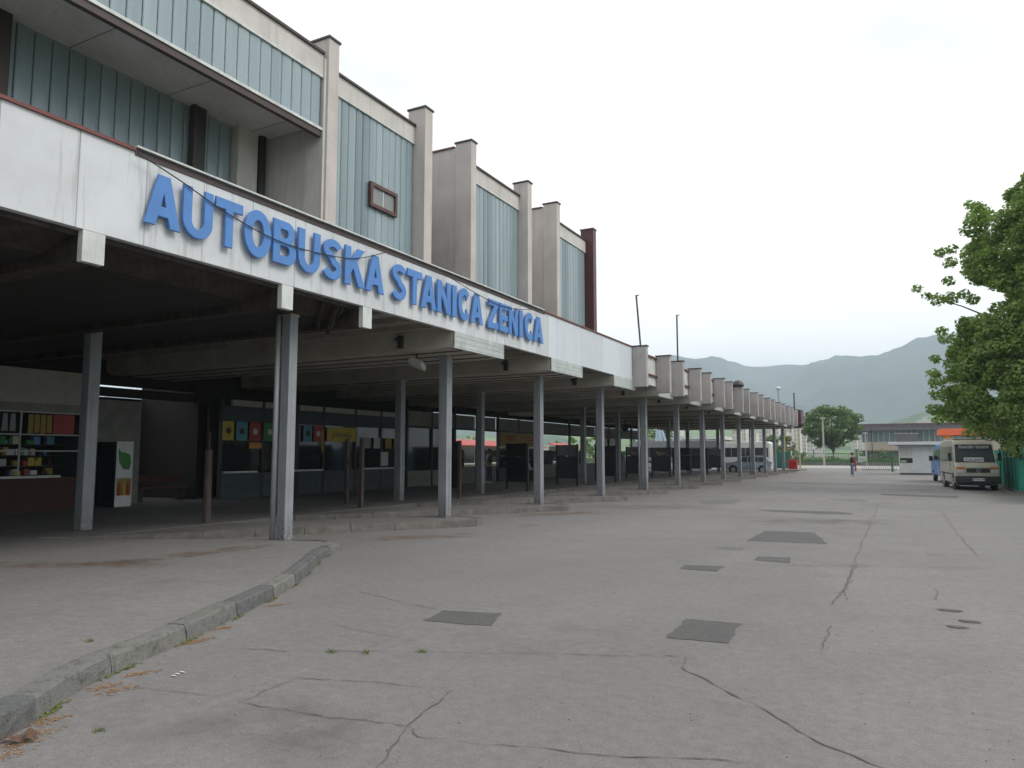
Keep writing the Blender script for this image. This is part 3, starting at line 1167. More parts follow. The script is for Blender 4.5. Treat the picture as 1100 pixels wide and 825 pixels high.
LET = [("A", 6.13, 6.66), ("U", 6.71, 7.2), ("T", 7.26, 7.75), ("O", 7.8, 8.33), ("B", 8.39, 8.88), ("U", 8.94, 9.45), ("S", 9.53, 10.02), ("K", 10.11, 10.65), ("A", 10.71, 11.23),
       ("S", 11.5, 11.97), ("T", 12.01, 12.51), ("A", 12.51, 13.04), ("N", 13.11, 13.62), ("I", 13.71, 13.87), ("C", 13.96, 14.45), ("A", 14.52, 15.05),
       ("Z", 15.33, 15.82), ("E", 15.9, 16.34), ("N", 16.4, 16.86), ("I", 16.98, 17.16), ("C", 17.3, 17.81), ("A", 17.86, 18.41)]
sign = thing("station_sign", "big blue block letters AUTOBUSKA STANICA ZENICA on the white fascia", "sign", (XF, 12.3, 4.73))
for ch, a_, b_ in LET:
    sp = [[(a_ + (b_ - a_) * q_[0], 4.73 + .70 * q_[1]) for q_ in pl] for pl in glyph(ch)]
    vs, fs = curve_mesh(sp, .03, .008)
    MB().add([(XF + .075 + v[2], v[0], v[1]) for v in vs], fs).build("letter", "blue", sign)
    mb = MB()
    for zz in (4.85, 5.32):
        mb.box(XF + .002, XF + .055, (a_ + b_) / 2 - .012, (a_ + b_) / 2 + .012, zz, zz + .02)

# ------------------------------------------------------------------ upper hall
hall = thing("station_hall", "upper hall with tall concrete piers and blue green channel glass rising behind the canopy", "building", (-16, 16, 5.5))
RZ = 5.5


def channels(y0, y1, x, z0, z1, name="channel_glass_wall", parent=hall, wd=.262):
    mb = MB()
    n_ = max(1, round((y1 - y0) / wd))
    w2 = (y1 - y0) / n_
    for k in range(n_):
        a2, b2 = y0 + w2 * k + .005, y0 + w2 * (k + 1) - .005
        jx = random.uniform(-.004, .004)
        pr = [(a2, x - .012), (a2 + .016, x + .004 + jx), (a2 + w2 * .3, x + .012 + jx), (b2 - w2 * .3, x + .012 - jx), (b2 - .016, x + .004 - jx), (b2, x - .012)]
        vs = [(q_[1], q_[0], z0) for q_ in pr] + [(q_[1], q_[0], z1) for q_ in pr]
        m_ = len(pr)
        mb.add(vs, [(i, i + 1, i + 1 + m_, i + m_) for i in range(m_ - 1)] + [(m_, m_ + 1, m_ + 2, m_ + 3, m_ + 4, m_ + 5)])
    return mb.build(name, "glass_u", parent)


GX = -11.38
# massing behind the glass
MB().box(-22, GX - .14, 11.9, 28.0, RZ, 10.2).build("core", "steel_dark", hall) if False else None


def pier(y0, y1, mat="render_p", x0=-11.56, cap="darktrim"):
    po = MB().box(x0, -11.0, y0, y1, RZ, 11.0).build("pier", mat, hall, .01)
    MB().box(x0 - .03, -10.972, y0 - .028, y1 + .028, 11.0, 11.05).build("pier_cap", cap, po)
    return po


pier(12.0, 12.34)
pier(15.78, 16.14)
pier(18.19, 18.49)
pier(21.95, 22.26)
pier(24.35, 24.65)
po = pier(28.0, 28.34, "redsheet", cap="redtrim")
tag(po, "dark red clad end pier")
for (ya, yb) in [(12.34, 15.78), (18.49, 21.95), (24.65, 28.0)]:
    MB().box(-22, GX + .04, ya + .001, yb - .001, 10.05, 10.52).build("parapet", "render_w", hall)
    MB().box(-22, GX + .09, ya + .002, yb - .002, 10.52, 10.575).build("parapet_flashing", "darktrim", hall)
    channels(ya + .02, yb - .02, GX, RZ, 10.05)
    MB().box(GX - .3, GX - .08, ya + .01, yb - .01, RZ, 10.04).build("inner_lining", "win_mid", hall)
    MB().box(GX - .02, GX + .055, ya + .01, yb - .01, 10.015, 10.049).build("glazing_bar", "whitetrim", hall)
# flank walls of the recesses and their back walls
for (yc, yr) in [(18.19, 16.14), (24.35, 22.26)]:
    MB().box(-16.5, -11.561, yc + .04, yc + .3, RZ, 10.9).build("flank_wall", "render_p", hall)
    MB().box(-16.5, -11.62, yc, yc + .34, 10.9, 10.95).build("flank_flashing", "redtrim", hall)
    MB().box(-15.2, -15.0, yr, yc, RZ, 10.4).build("recess_wall", "render_w", hall)
    MB().box(-15.2, -11.561, yr - .3, yr - .04, RZ, 10.48).build("flank_wall", "render_w", hall)
    MB().box(-22, -15.0, yr, yc + .2, 10.2, 10.4).build("recess_roof", "roof", hall)
MB().box(-15.5, -11.561, 28.04, 28.3, RZ, 10.48).build("end_wall", "render_w", hall)
# window frame in the first glass wall
fr = MB()
wy0, wy1, wz0, wz1 = 13.9, 14.98, 7.74, 8.36
for (a_, b_, c_, d_) in [(wy0, wy1, wz0, wz0 + .09), (wy0, wy1, wz1 - .09, wz1), (wy0, wy0 + .09, wz0 + .09, wz1 - .09), (wy1 - .09, wy1, wz0 + .09, wz1 - .09)]:
    fr.box(GX + .02, GX + .10, a_, b_, c_, d_)
wo = fr.build("window_frame", "brownframe", hall)
MB().box(GX + .031, GX + .05, wy0 + .09, wy1 - .09, wz0 + .09, wz1 - .09).build("pane", "bus_grey", wo)
MB().box(GX + .05, GX + .06, 14.42, 14.45, wz0 + .09, wz1 - .09).build("mullion", "whitetrim", wo)

# projecting bay on the left
BX = -11.1
MB().box(-14, BX, -4, 11.93, 10.08, 10.58).build("parapet", "render_w", hall)
MB().box(-14, BX + .05, -4, 11.94, 10.58, 10.64).build("parapet_flashing", "darktrim", hall)
MB().box(BX - .02, BX + .03, -4, 11.9, 10.02, 10.078).build("glazing_bar", "whitetrim", hall)
channels(-4, 11.88, BX - .02, 8.86, 10.04, wd=.29)
MB().box(BX - .35, BX - .1, -4, 11.92, 8.87, 10.07).build("inner_lining", "win_mid", hall)
MB().box(BX - .1, BX + .035, -4, 11.92, 8.80, 8.86).build("sill_bar", "whitetrim", hall)
MB().box(BX - .1, BX + .005, -4, 11.915, 8.66, 8.80).build("drip_flashing", "darktrim", hall)
mb = MB().box(-13.0, BX - .1, -4, 11.91, 8.93, 9.2)
mb.build("bay_soffit", "render_w", hall)
for y in range(-3, 12, 2):
    MB().box(-12.95, BX - .12, y + .4, y + .415, 8.925, 8.932).build("soffit_joint", "soffit2", hall)
MB().box(-22, -12.95, -4, 15.0, 9.1, 10.5).build("upper_block", "render_w", hall)
# recessed wall below the bay
channels(-4, 11.03, -12.93, RZ, 8.93, wd=.3)
MB().box(-13.3, -13.05, -4, 11.1, RZ, 8.95).build("inner_lining", "win_mid", hall)
MB().box(-13.0, -12.72, 11.06, 11.62, RZ, 8.93).build("side_pillar", "render_w", hall)
MB().tube([(-12.75, 11.76, RZ), (-12.75, 11.76, 8.95)], .1, 12).build("downpipe", "steel_dark", hall, smooth=True)
MB().box(-12.97, -12.74, 9.97, 10.22, RZ, 8.925).build("post", "steel_dark", hall)
MB().box(-12.85, -12.7, 9.90, 9.965, RZ, 8.92).build("post", "darktrim", hall)
MB().box(-13.0, -12.75, 6.1, 6.36, RZ, 8.925).build("post", "darktrim", hall)
MB().box(-13.2, -11.561, 11.96, 12.3, RZ, 10.5).build("flank_wall", "render_w", hall)
MB().box(-11.562, -11.06, 11.93, 11.999, RZ, 10.5).build("flank_wall", "render_w", hall)
for (ya, yb) in [(12.35, 16.1), (18.5, 22.2), (24.66, 27.99)]:
    MB().box(-22, -11.75, ya, yb, RZ, 10.0).build("upper_block", "steel_dark", hall)

# ------------------------------------------------------------------ ground floor behind the bays
XB = -20.2


def wallpart(mat, name, parent, y0, y1, z0, z1, x=XB, t_=.12):
    return MB().box(x - t_, x, y0, y1, z0, z1).build(name, mat, parent)


# kiosk with goods (far left)
ki = thing("newspaper_kiosk", "kiosk with goods behind glass over a brown brick counter at the far left", "kiosk", (XB, 10.8, PLZ))
wallpart("cream", "upper_wall", ki, 5, 12.6, 2.98, 3.9)
wallpart("grey_panel", "awning_box", ki, 5, 12.62, 2.78, 3.0, XB + .03)
mb = MB().box(XB - 1.2, XB, 5, 12.45, PLZ, 1.03)
mb.build("counter", "brown", ki)
MB().box(XB - .1, XB + .12, 5, 11.95, 1.03, 1.09).build("counter_ledge", "whitetrim", ki)
MB().box(XB - 2.4, XB - 2.3, 5, 12.5, PLZ, 3.9).build("rear_wall", "black_ceiling", ki)
MB().box(XB - 2.3, XB, 12.46, 12.6, PLZ, 3.9).build("side_wall", "teal_dark", ki)
mb = MB()
for z in (1.72, 2.15, 2.74):
    mb.box(XB - .02, XB + .02, 5, 12.45, z, z + .035)
for y in (6.0, 7.6, 9.2, 10.9):
    mb.box(XB - .018, XB + .018, y, y + .035, 1.09, 2.74)
mb.build("glazing_frame", "offwhite", ki)
sh = MB()
for z in (1.32, 1.6, 1.9):
    sh.box(XB - .9, XB - .5, 5, 12.4, z, z + .02)
sh.build("shelf", "steel_dark", ki)
random.seed(21)
cols = ["red", "yellow", "offwhite", "green_p", "cyan", "brown", "van_blue", "ochre", "white"]
for ci, cn in enumerate(cols):
    for k in range(11):
        y = random.uniform(8.2, 12.2)
        z = random.choice((1.09, 1.34, 1.62, 1.92))
        w2, h2 = random.uniform(.06, .2), random.uniform(.1, .22)
        xo = random.uniform(0, .12)
        MB().box(XB - .75 - xo, XB - .62 - xo, y, y + w2, z + .001 * ci, z + h2).build("goods", cn, ki)
mb = MB()
for k in range(13):
    y = 8.4 + k * .19
    mb.add([(XB - .06, y, 2.25), (XB - .06, y + .15, 2.25), (XB - .06, y + .13, 2.7), (XB - .06, y + .02, 2.7)], [(0, 1, 2, 3)])
mb.build("hanging_magazines", "bus_grey", ki)
mb = MB()
for k in range(4):
    mb.box(XB - .07, XB - .05, 11.13 + .16 * k, 11.13 + .16 * k + .13, 2.2 + .02 * (k % 2), 2.7)
mb.build("magazine", "ochre", ki)
MB().box(XB - .07, XB - .05, 11.78, 12.35, 2.2, 2.72).build("red_poster", "red", ki)

# drinks cabinet
vm = thing("drinks_cabinet", "tall dark drinks cooler with a pale green leaf advert on its side beside the kiosk", "drinks cooler", (-19.6, 13.3, PLZ))
MB().box(-20.35, -19.45, 13.1, 13.58, PLZ + .03, 2.0).build("body", "navy", vm, .01)
MB().box(-20.28, -19.52, 13.085, 13.099, PLZ + .15, 1.92).build("door_glass", "win_dark", vm)
MB().box(-19.449, -19.43, 13.09, 13.59, PLZ + .03, 2.01).build("advert_panel", "white", vm)
MB().box(-19.429, -19.424, 13.12, 13.56, PLZ + .35, .98).build("fruit_picture", "ochre", vm)
leaf = [(13.13 + .4 * q_[0], 1.22 + .6 * q_[1]) for q_ in [(0, 1), (.1, .35), (.45, .02), (.9, 0), (1, .35), (.9, .7), (.5, .8), (.2, .82)]]
MB().prism(leaf, 0, -19.429, -19.42).build("leaf_emblem", "green_p", vm)
for k, y in enumerate((13.15, 13.28, 13.42)):
    MB().tube([(-19.42, y + .05, .5), (-19.42, y + .05, .75), (-19.42, y + .05, .9)], [.045, .045, .015], 8).build("bottle_picture", ("red", "yellow", "red")[k], vm)

# rear wall pieces along the hall
rw = thing("rear_wall", "dark rear wall of the waiting hall with thin daylight slots high up", "wall", (-21.5, 20, 0))
wallpart("grey_panel", "wall_panel", rw, 12.6, 14.9, PLZ, 3.28, -21.0)
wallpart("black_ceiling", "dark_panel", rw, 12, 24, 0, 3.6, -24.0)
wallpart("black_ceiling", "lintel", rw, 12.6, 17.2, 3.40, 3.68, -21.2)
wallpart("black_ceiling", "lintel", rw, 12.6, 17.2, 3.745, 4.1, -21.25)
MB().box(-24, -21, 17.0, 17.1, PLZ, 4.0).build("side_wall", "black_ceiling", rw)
MB().box(-24, -21.3, 12.6, 17.1, 4.0, 4.1).build("hall_ceiling", "black_ceiling", rw) if False else None
bench = thing("waiting_bench", "low brown wooden bench in the dark waiting hall", "bench", (-21.5, 15.7, PLZ))
mb = MB()
for k in range(3):
    mb.box(-21.2 - .14 * k, -21.1 - .14 * k, 14.9, 16.9, .55, .59)
mb.build("seat", "brown", bench)
for y in (15.1, 16.6):
    MB().box(-21.5, -21.1, y, y + .06, PLZ, .55).build("leg", "steel_dark", bench)
MB().box(-21.6, -21.55, 14.9, 16.9, .75, 1.0).build("backrest", "brown", bench)

# ticket office 17.1 .. 27.6
to = thing("ticket_office", "grey blue ticket office front with posters over dark windows under the canopy", "ticket office", (XB, 22, PLZ))
XT = -20.0
wallpart("teal_grey", "base_wall", to, 17.15, 20.5, PLZ, 1.02, XT)
wallpart("teal_grey", "base_wall", to, 20.7, 27.4, PLZ, 1.02, XT)
wallpart("black_ceiling", "backing", to, 17.15, 27.4, 1.02, 3.3, XT - .6)
wallpart("teal_dark", "band", to, 17.1, 27.4, 2.78, 3.28, XT)
wallpart("cream", "upper_wall", to, 17.6, 27.3, 3.3, 3.5, XT - .02)
for k, y in enumerate([17.1, 18.9, 20.5, 22.0, 23.9, 25.6, 27.3]):
    wallpart("steel_dark", "mullion", to, y, y + (.2 if k in (2,) else .09), PLZ, 3.5, XT + .02)
MB().box(XT - .1, XT - .05, 17.2, 27.3, 1.05, 2.78).build("glass", "win_dark", to)
for a_, b_ in ((17.2, 18.6), (19.6, 21.9), (24.2, 27.2)):
    MB().box(XT, XT + .16, a_, b_, 1.02, 1.08).build("sill", "whitetrim", to)
posters = [("yellow", 17.15, 17.62), ("cyan", 17.72, 18.2), ("red", 18.3, 18.8), ("green_p", 18.95, 19.5), ("cyan", 20.9, 21.35), ("red", 21.45, 21.95)]
for mt, a_, b_ in posters:
    po = MB().box(XT + .025, XT + .04, a_, b_, 2.12, 2.76).build("poster", mt, to)
    MB().tube([(XT + .041, (a_ + b_) / 2, 2.44), (XT + .046, (a_ + b_) / 2, 2.44)], .11, 14).build("poster_motif", {"yellow": "brown", "cyan": "steel_dark", "red": "offwhite", "green_p": "offwhite"}[mt], po)
MB().box(XT + .03, XT + .045, 18.3, 18.85, 1.85, 2.05).build("notice", "orange2", to)
MB().box(XT + .03, XT + .045, 21.9, 21.97, 1.7, 2.6).build("notice", "yellow", to)
ys = thing("yellow_shop_sign", "yellow sign board with dark lettering over a ticket window", "sign", (XT + .06, 23.0, 2.2))
MB().box(XT + .05, XT + .09, 22.15, 23.85, 2.16, 2.72).build("board", "yellow", ys, .006)
text_on("J-inovija", .36, lambda v: (XT + .095 + v[2], 23.0 + v[0], 2.43 + v[1]), "lettering", "black", ys, shear=.2)
for y in (24.4, 25.1, 25.9, 26.5):
    MB().box(XT + .03, XT + .045, y, y + .42, 1.9, 2.35).build("notice", random.choice(["offwhite", "bus_grey", "ochre"]), to)
MB().box(XT + .03, XT + .05, 25.6, 26.1, 1.15, 1.75).build("white_frame", "offwhite", to)

# glazed bays farther on
for bi, (ya, yb) in enumerate([(27.5, 31.6), (36.1, 41.2), (51.2, 56.4)]):
    lbs = ["dark empty glazed shop unit right after the ticket office", "dark glazed shop unit under the faded ochre sign", "dark glazed unit near the far end of the rear wall"]
    su = thing("shop_unit", lbs[bi], "shop", (XB, ya, PLZ), "glazed shop units along the rear")
    wallpart("teal_grey" if bi else "grey_panel", "base_wall", su, ya, yb, PLZ, .9, XT)
    MB().box(XT - .1, XT - .05, ya, yb, .9, 2.9).build("glass", "win_dark", su)
    wallpart("grey_panel", "upper_panel", su, ya, yb, 2.98, 3.66, XT)
    for y in (ya, (ya + yb) / 2 - .05, yb - .12):
        wallpart("steel_dark", "mullion", su, y, y + .1, PLZ, 3.7, XT + .03)
    wallpart("steel_dark", "transom", su, ya, yb, 2.88, 2.98, XT + .03)
os_ = thing("ochre_shop_sign", "long faded ochre sign board over the dark shop unit", "sign", (XT + .05, 38.6, 2.1))
MB().box(XT + .04, XT + .08, 36.2, 41.1, 2.1, 2.86).build("board", "ochre", os_)
mb = MB()
for a_, b_ in ((36.8, 38.0), (39.4, 40.6)):
    mb.box(XT + .081, XT + .085, a_, b_, 2.62, 2.7)
    mb.box(XT + .081, XT + .085, a_ + .1, b_ - .1, 2.45, 2.53)
mb.build("faded_mark", "red", os_)
# open screens between the units: low wall, upper panels, daylight between
for si, (ya, yb) in enumerate([(31.6, 36.1), (41.2, 51.2), (56.4, 62)]):
    sc_ = thing("open_screen", ["open screen with a low grey wall left of the ochre sign", "open screen with a low grey wall right of the ochre sign", "open screen with a low grey wall at the end of the rear wall"][si], "screen wall", (XB, ya, PLZ), "open screens of the rear wall")
    wallpart("grey_panel", "low_wall", sc_, ya, yb, PLZ, 1.0, XT - .1)
    for y0_ in [ya + (yb - ya) * k / 2 for k in range(2)]:
        wallpart("grey_panel", "upper_panel", sc_, y0_ + .15, y0_ + (yb - ya) / 2 - .1, 2.98, 3.66, XT - .1)
        wallpart("steel_dark", "post", sc_, y0_, y0_ + .14, PLZ, 4.06, XT)
        wallpart("win_mid", "glass_panel", sc_, y0_ + .15, y0_ + (yb - ya) / 4, 1.0, 1.9, XT - .12)
    wallpart("steel_dark", "transom", sc_, ya, yb, 2.9, 2.99, XT - .05)
    wallpart("black_ceiling", "lintel", sc_, ya, yb, 3.84, 4.1, XT - .2)

# stalls behind, seen through the screens
for k, (x, y) in enumerate([(-30, 46.5), (-31, 52.5), (-31.5, 59), (-31, 66)]):
    st = thing("market_stall", ["white market stall with a red awning seen through the gap left of the ochre sign", "red awning stall seen behind the right hand screens", "second red awning stall behind the right hand screens", "red awning stall farthest along behind the station"][k], "stall", (x, y, 0), "market stalls behind the station")
    MB().box(x - 1.5, x + 1.2, y - 2.2, y + 2.2, 0, 2.4).build("booth", "white", st)
    MB().prism([(x + 1.2, 2.75), (x + 2.6, 2.3), (x + 2.6, 2.25), (x + 1.2, 2.65)], 1, y - 2.4, y + 2.4).build("awning", "red", st)
    MB().box(x + 1.201, x + 1.22, y - 1.8, y + 1.8, 1.0, 2.0).build("opening", "win_dark", st)
    MB().box(x + 1.2, x + 1.7, y - 1.9, y + 1.9, .9, 1.0).build("counter", "whitetrim", st)

# info boards / bare frames on the islands
for i in range(11):
    xa, ya, xb, yb = -13.5, 11.25 + 5.2 * i, -15.1, 12.5 + 5.2 * i
    nm = ["bare brown post frame nearest the camera", "bare brown post frame in front of the ticket office", None]
    if i == 0:
        q = thing("sign_post", "single rough brown post with a thin rod on top, nearest under the canopy", "post", (xa, ya, PLZ))
        MB().tube([(xa, ya, PLZ), (xa, ya, 1.75)], [.09, .075], 8).build("post", "brownpost", q)
        MB().tube([(xa, ya, 1.7), (xa + .02, ya, 2.15)], .02, 6).build("rod", "brownpost", q)
        continue
    has = i >= 3
    lb = {1: "bare brown post frame in front of the ticket office, without a board", 2: "brown post frame hidden partly behind the third column"}.get(i)
    if has:
        ordn = ["first", "second", "third", "fourth", "fifth", "sixth", "seventh", "eighth"][i - 3]
        lb = "dark timetable board on two posts, %s board counting from the ochre sign side" % ordn
    q = thing("timetable_board", lb, "notice board", (xa, ya, PLZ), "timetable boards on the islands")
    for (x, y) in ((xa, ya), (xb, yb)):
        MB().box(x - .05, x + .05, y - .05, y + .05, PLZ, 2.12).build("post", "brownpost" if not has else "steel_dark", q)
    if i == 1:
        MB().tube([(xa, ya, .35), (xb, yb, 1.5)], .03).build("brace", "brownpost", q)
    else:
        d = Vector((xb - xa, yb - ya, 0))
        L2 = d.length
        ang = math.atan2(d.y, d.x)
        T = Matrix.Translation((xa, ya, 0)) @ Matrix.Rotation(ang, 4, "Z")
        MB().box(.06, L2 - .06, -.03, .03, .5, 1.55, T).build("panel", "board", q)
        MB().box(.06, L2 - .06, -.045, .045, 1.58, 2.1, T).build("header", "steel_dark", q)
        if i in (6, 7):
            MB().prism([(.3, 1.7), (1.1, 1.62), (1.5, 1.7), (1.4, 1.82), (.8, 1.75)], 1, .046, .05, T).build("yellow_mark", "ochre", q)
            MB().prism([(.3, 1.7), (1.1, 1.62), (1.5, 1.7), (1.4, 1.82), (.8, 1.75)], 1, -.05, -.046, T).build("yellow_mark", "ochre", q)

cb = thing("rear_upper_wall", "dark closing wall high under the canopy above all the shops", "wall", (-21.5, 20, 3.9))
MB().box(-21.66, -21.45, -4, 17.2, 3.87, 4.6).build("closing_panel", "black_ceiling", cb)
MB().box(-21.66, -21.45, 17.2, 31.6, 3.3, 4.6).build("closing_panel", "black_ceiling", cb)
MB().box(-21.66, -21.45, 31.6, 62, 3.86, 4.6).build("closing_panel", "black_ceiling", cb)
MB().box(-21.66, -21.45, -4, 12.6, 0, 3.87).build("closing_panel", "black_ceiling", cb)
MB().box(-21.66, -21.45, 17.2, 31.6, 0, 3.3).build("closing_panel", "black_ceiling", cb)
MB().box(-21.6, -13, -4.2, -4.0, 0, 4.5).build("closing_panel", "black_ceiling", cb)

# ------------------------------------------------------------------ people
def skinmesh(name, pts, edges, mat, parent, sub=2, root=0):
    off = parent_origin(parent)
    me = bpy.data.meshes.new(name)
    me.from_pydata([tuple(Vector(p_[:3]) - off) for p_ in pts], edges, [])
    o = bpy.data.objects.new(name, me)
    COL.objects.link(o)
    m = o.modifiers.new("skin", "SKIN")
    for i, p_ in enumerate(pts):
        r_ = p_[3] if not isinstance(p_[3], tuple) else p_[3]
        me.skin_vertices[0].data[i].radius = r_ if isinstance(r_, tuple) else (r_, r_)
    me.skin_vertices[0].data[root].use_root = True
    m.use_smooth_shade = True
    s2 = o.modifiers.new("sub", "SUBSURF")
    s2.levels = s2.render_levels = sub
    bpy.context.view_layer.update()
    dg = bpy.context.evaluated_depsgraph_get()
    nm = bpy.data.meshes.new_from_object(o.evaluated_get(dg))
    o.modifiers.clear()
    o.data = nm
    bpy.data.meshes.remove(me)
    nm.materials.clear()
    nm.materials.append(M[mat])
    nm.polygons.foreach_set("use_smooth", [True] * len(nm.polygons))
    o.parent = parent
    return o


def person(label, x, y, z, rot, top="jacket", legs="jeans", armf=.5, sit=False, group=None, shoes="white"):
    """rot: heading, 0 faces +Y"""
    th_ = thing("person", label, "person", (x, y, z), group)
    c_, s2 = math.cos(rot), math.sin(rot)

    def W(p_, r_):
        return (x + c_ * p_[0] - s2 * p_[1], y + s2 * p_[0] + c_ * p_[1], z + p_[2], r_)
    dz = -.42 if sit else 0
    hipz = .92 + dz
    B = [W((0, 0, hipz), .13), W((0, 0, 1.12 + dz), .125), W((0, -.01, 1.36 + dz), .15), W((0, 0, 1.47 + dz), .07), W((0, .03, 1.53 + dz), .055), W((0, .05, 1.60 + dz), .085), W((0, .05, 1.68 + dz), .085), W((0, .05, 1.73 + dz), .045)]
    E_ = [(i, i + 1) for i in range(7)]
    for sd_ in (-1, 1):
        b0 = len(B)
        B += [W((sd_ * .17, -.01, 1.40 + dz), .062), W((sd_ * .215, .0, 1.13 + dz), .045), W((sd_ * .17, .22 * armf * 2, 1.05 + dz), .034), W((sd_ * .12, .27 * armf * 2, 1.07 + dz), .03)]
        E_ += [(2, b0), (b0, b0 + 1), (b0 + 1, b0 + 2), (b0 + 2, b0 + 3)]
        for k in range(5):       # fingers
            u = (k - 2) * .016
            b1 = len(B)
            B += [W((sd_ * (.115 + u * .5), .30 * armf * 2 + .02, 1.07 + dz + u), .009), W((sd_ * (.09 + u * .4), .32 * armf * 2 + .03, 1.06 + dz + u), .008)]
            E_ += [(b0 + 3, b1), (b1, b1 + 1)]
    for sd_ in (-1, 1):
        b0 = len(B)
        if sit:
            B += [W((sd_ * .09, 0, hipz - .03), .09), W((sd_ * .1, .42, .48), .06), W((sd_ * .1, .42, .1), .042), W((sd_ * .1, .58, .05), .035)]
        else:
            B += [W((sd_ * .09, 0, .84), .09), W((sd_ * .1, .03 * sd_, .48), .06), W((sd_ * .1, .04 * sd_ - .02, .1), .042), W((sd_ * .11, .04 * sd_ + .14, .04), .034)]
        E_ += [(0, b0), (b0, b0 + 1), (b0 + 1, b0 + 2), (b0 + 2, b0 + 3)]
    skinmesh("body", B, E_, "skin", th_)
    # jacket
    J = [W((0, 0, .86 + dz), .155), W((0, 0, 1.1 + dz), .16), W((0, -.01, 1.36 + dz), .175), W((0, .0, 1.46 + dz), .09)]
    EJ = [(0, 1), (1, 2), (2, 3)]
    for sd_ in (-1, 1):
        b0 = len(J)
        J += [W((sd_ * .18, -.01, 1.39 + dz), .085), W((sd_ * .225, .0, 1.13 + dz), .068), W((sd_ * .18, .2 * armf * 2, 1.05 + dz), .052)]
        EJ += [(2, b0), (b0, b0 + 1), (b0 + 1, b0 + 2)]
    skinmesh("jacket", J, EJ, top, th_)
    Lg = [W((0, 0, hipz), .15)]
    EL = []
    for sd_ in (-1, 1):
        b0 = len(Lg)
        if sit:
            Lg += [W((sd_ * .09, .05, hipz - .03), .105), W((sd_ * .1, .42, .49), .08), W((sd_ * .1, .42, .13), .065)]
        else:
            Lg += [W((sd_ * .09, 0, .82), .108), W((sd_ * .1, .03 * sd_, .48), .08), W((sd_ * .1, .04 * sd_ - .02, .1), .07)]
        EL += [(0, b0), (b0, b0 + 1), (b0 + 1, b0 + 2)]
    skinmesh("trousers", Lg, EL, legs, th_)
    for sd_ in (-1, 1):
        yy = (.42 if sit else .04 * sd_ - .02)
        S_ = [W((sd_ * .1, yy - .04, .05), .05), W((sd_ * .1, yy + .06, .05), .05), W((sd_ * .11, yy + .2, .035), .038)]
        skinmesh("shoe", S_, [(0, 1), (1, 2)], shoes, th_, 1)
    H = W((0, .02, 1.68 + dz), 0)
    hd = MB().ball((H[0], H[1], H[2] + .02), .105, (1, 1, .95))
    hd.build("hair", "hair", th_, smooth=True)
    # face: nose, ears, eyes, mouth
    f_ = MB()
    q_ = W((0, .145, 1.635 + dz), 0)
    f_.ball(q_[:3], .016, (1, 1, 1.3), 8, 6)
    for sd_ in (-1, 1):
        e_ = W((sd_ * .088, .045, 1.63 + dz), 0)
        f_.ball(e_[:3], .02, (.6, .8, 1.3), 8, 6)
    f_.build("nose_and_ears", "skin", th_, smooth=True)
    f_ = MB()
    for sd_ in (-1, 1):
        e_ = W((sd_ * .033, .126, 1.655 + dz), 0)
        f_.ball(e_[:3], .011, (1, 1, .8), 8, 6)
    f_.build("eyes", "black", th_, smooth=True)
    e_ = W((0, .125, 1.585 + dz), 0)
    MB().ball(e_[:3], .018, (1.2, 1, .35), 8, 6).build("mouth", "lamp_rd", th_, smooth=True)
    return th_


q = G(916, 511.5)
person("man in a navy jacket and blue jeans standing alone on the asphalt near the gate", q.x, q.y, 0, R(-78), armf=.55)
q = AY(525.5, 521, 33.5)
person("dim figure in purple trousers standing by the open screen under the canopy", q.x, 33.5, PLZ, R(150), "steel_dark", "purple", .3)
q = AY(567, 514, 38.5)
person("figure in a white shirt sitting in the shade below the ochre sign", q.x, 38.5, PLZ, R(-60), "shirt", "steel_dark", .6, sit=True)
st = thing("seat_block", "low dark bench block under the seated figure below the ochre sign", "bench", (q.x, 38.5, PLZ))
MB().box(q.x - .5, q.x + .2, 38.2, 38.75, PLZ, PLZ + .42).build("seat", "steel_dark", st)

# ------------------------------------------------------------------ vehicles
def wheel(parent, x, y, r_, T, w_=.2, side=1, rimr=.6):
    vs = MB().tube([(x - w_ / 2, y, r_), (x - w_ / 2 + .03, y, r_), (x + w_ / 2 - .03, y, r_), (x + w_ / 2, y, r_)], [r_ * .93, r_, r_, r_ * .93], 28)
    vs.v = [tuple(T @ Vector(v)) for v in vs.v]
    wo_ = vs.build("wheel", "tyre", parent)
    xo = x + side * w_ / 2
    rm = MB().tube([(xo - side * .02, y, r_), (xo + side * .006, y, r_)], [r_ * rimr, r_ * (rimr - .05)], 24)
    rm.tube([(xo, y, r_), (xo + side * .025, y, r_)], r_ * .18, 12)
    for k in range(5):
        a2 = 2 * PI * k / 5
        rm.tube([(xo + side * .01, y, r_), (xo + side * .01, y + math.cos(a2) * r_ * .55, r_ + math.sin(a2) * r_ * .55)], r_ * .07, 6)
    rm.v = [tuple(T @ Vector(v)) for v in rm.v]
    rm.build("rim", "rim", wo_)
    return wo_


def shell(profile, hw, T, tumble, bevel_mat, name, parent, bev=.04, nx=5):
    """side profile (y,z) swept across the width with tumblehome(z)"""
    mb = MB()
    m_ = len(profile)
    rows = []
    xs = [-1, 1]
    for sx in xs:
        for (yy, zz) in profile:
            mb.v.append(tuple(T @ Vector((sx * hw * tumble(zz), yy, zz))))
    mb.f.append(tuple(range(m_)))
    mb.f.append(tuple(range(2 * m_ - 1, m_ - 1, -1)))
    for i in range(m_):
        mb.f.append((i, i + m_, (i + 1) % m_ + m_, (i + 1) % m_))
    return mb.build(name, bevel_mat, parent, bev)


def TT(mb, T):
    mb.v = [tuple(T @ Vector(v)) for v in mb.v]
    return mb


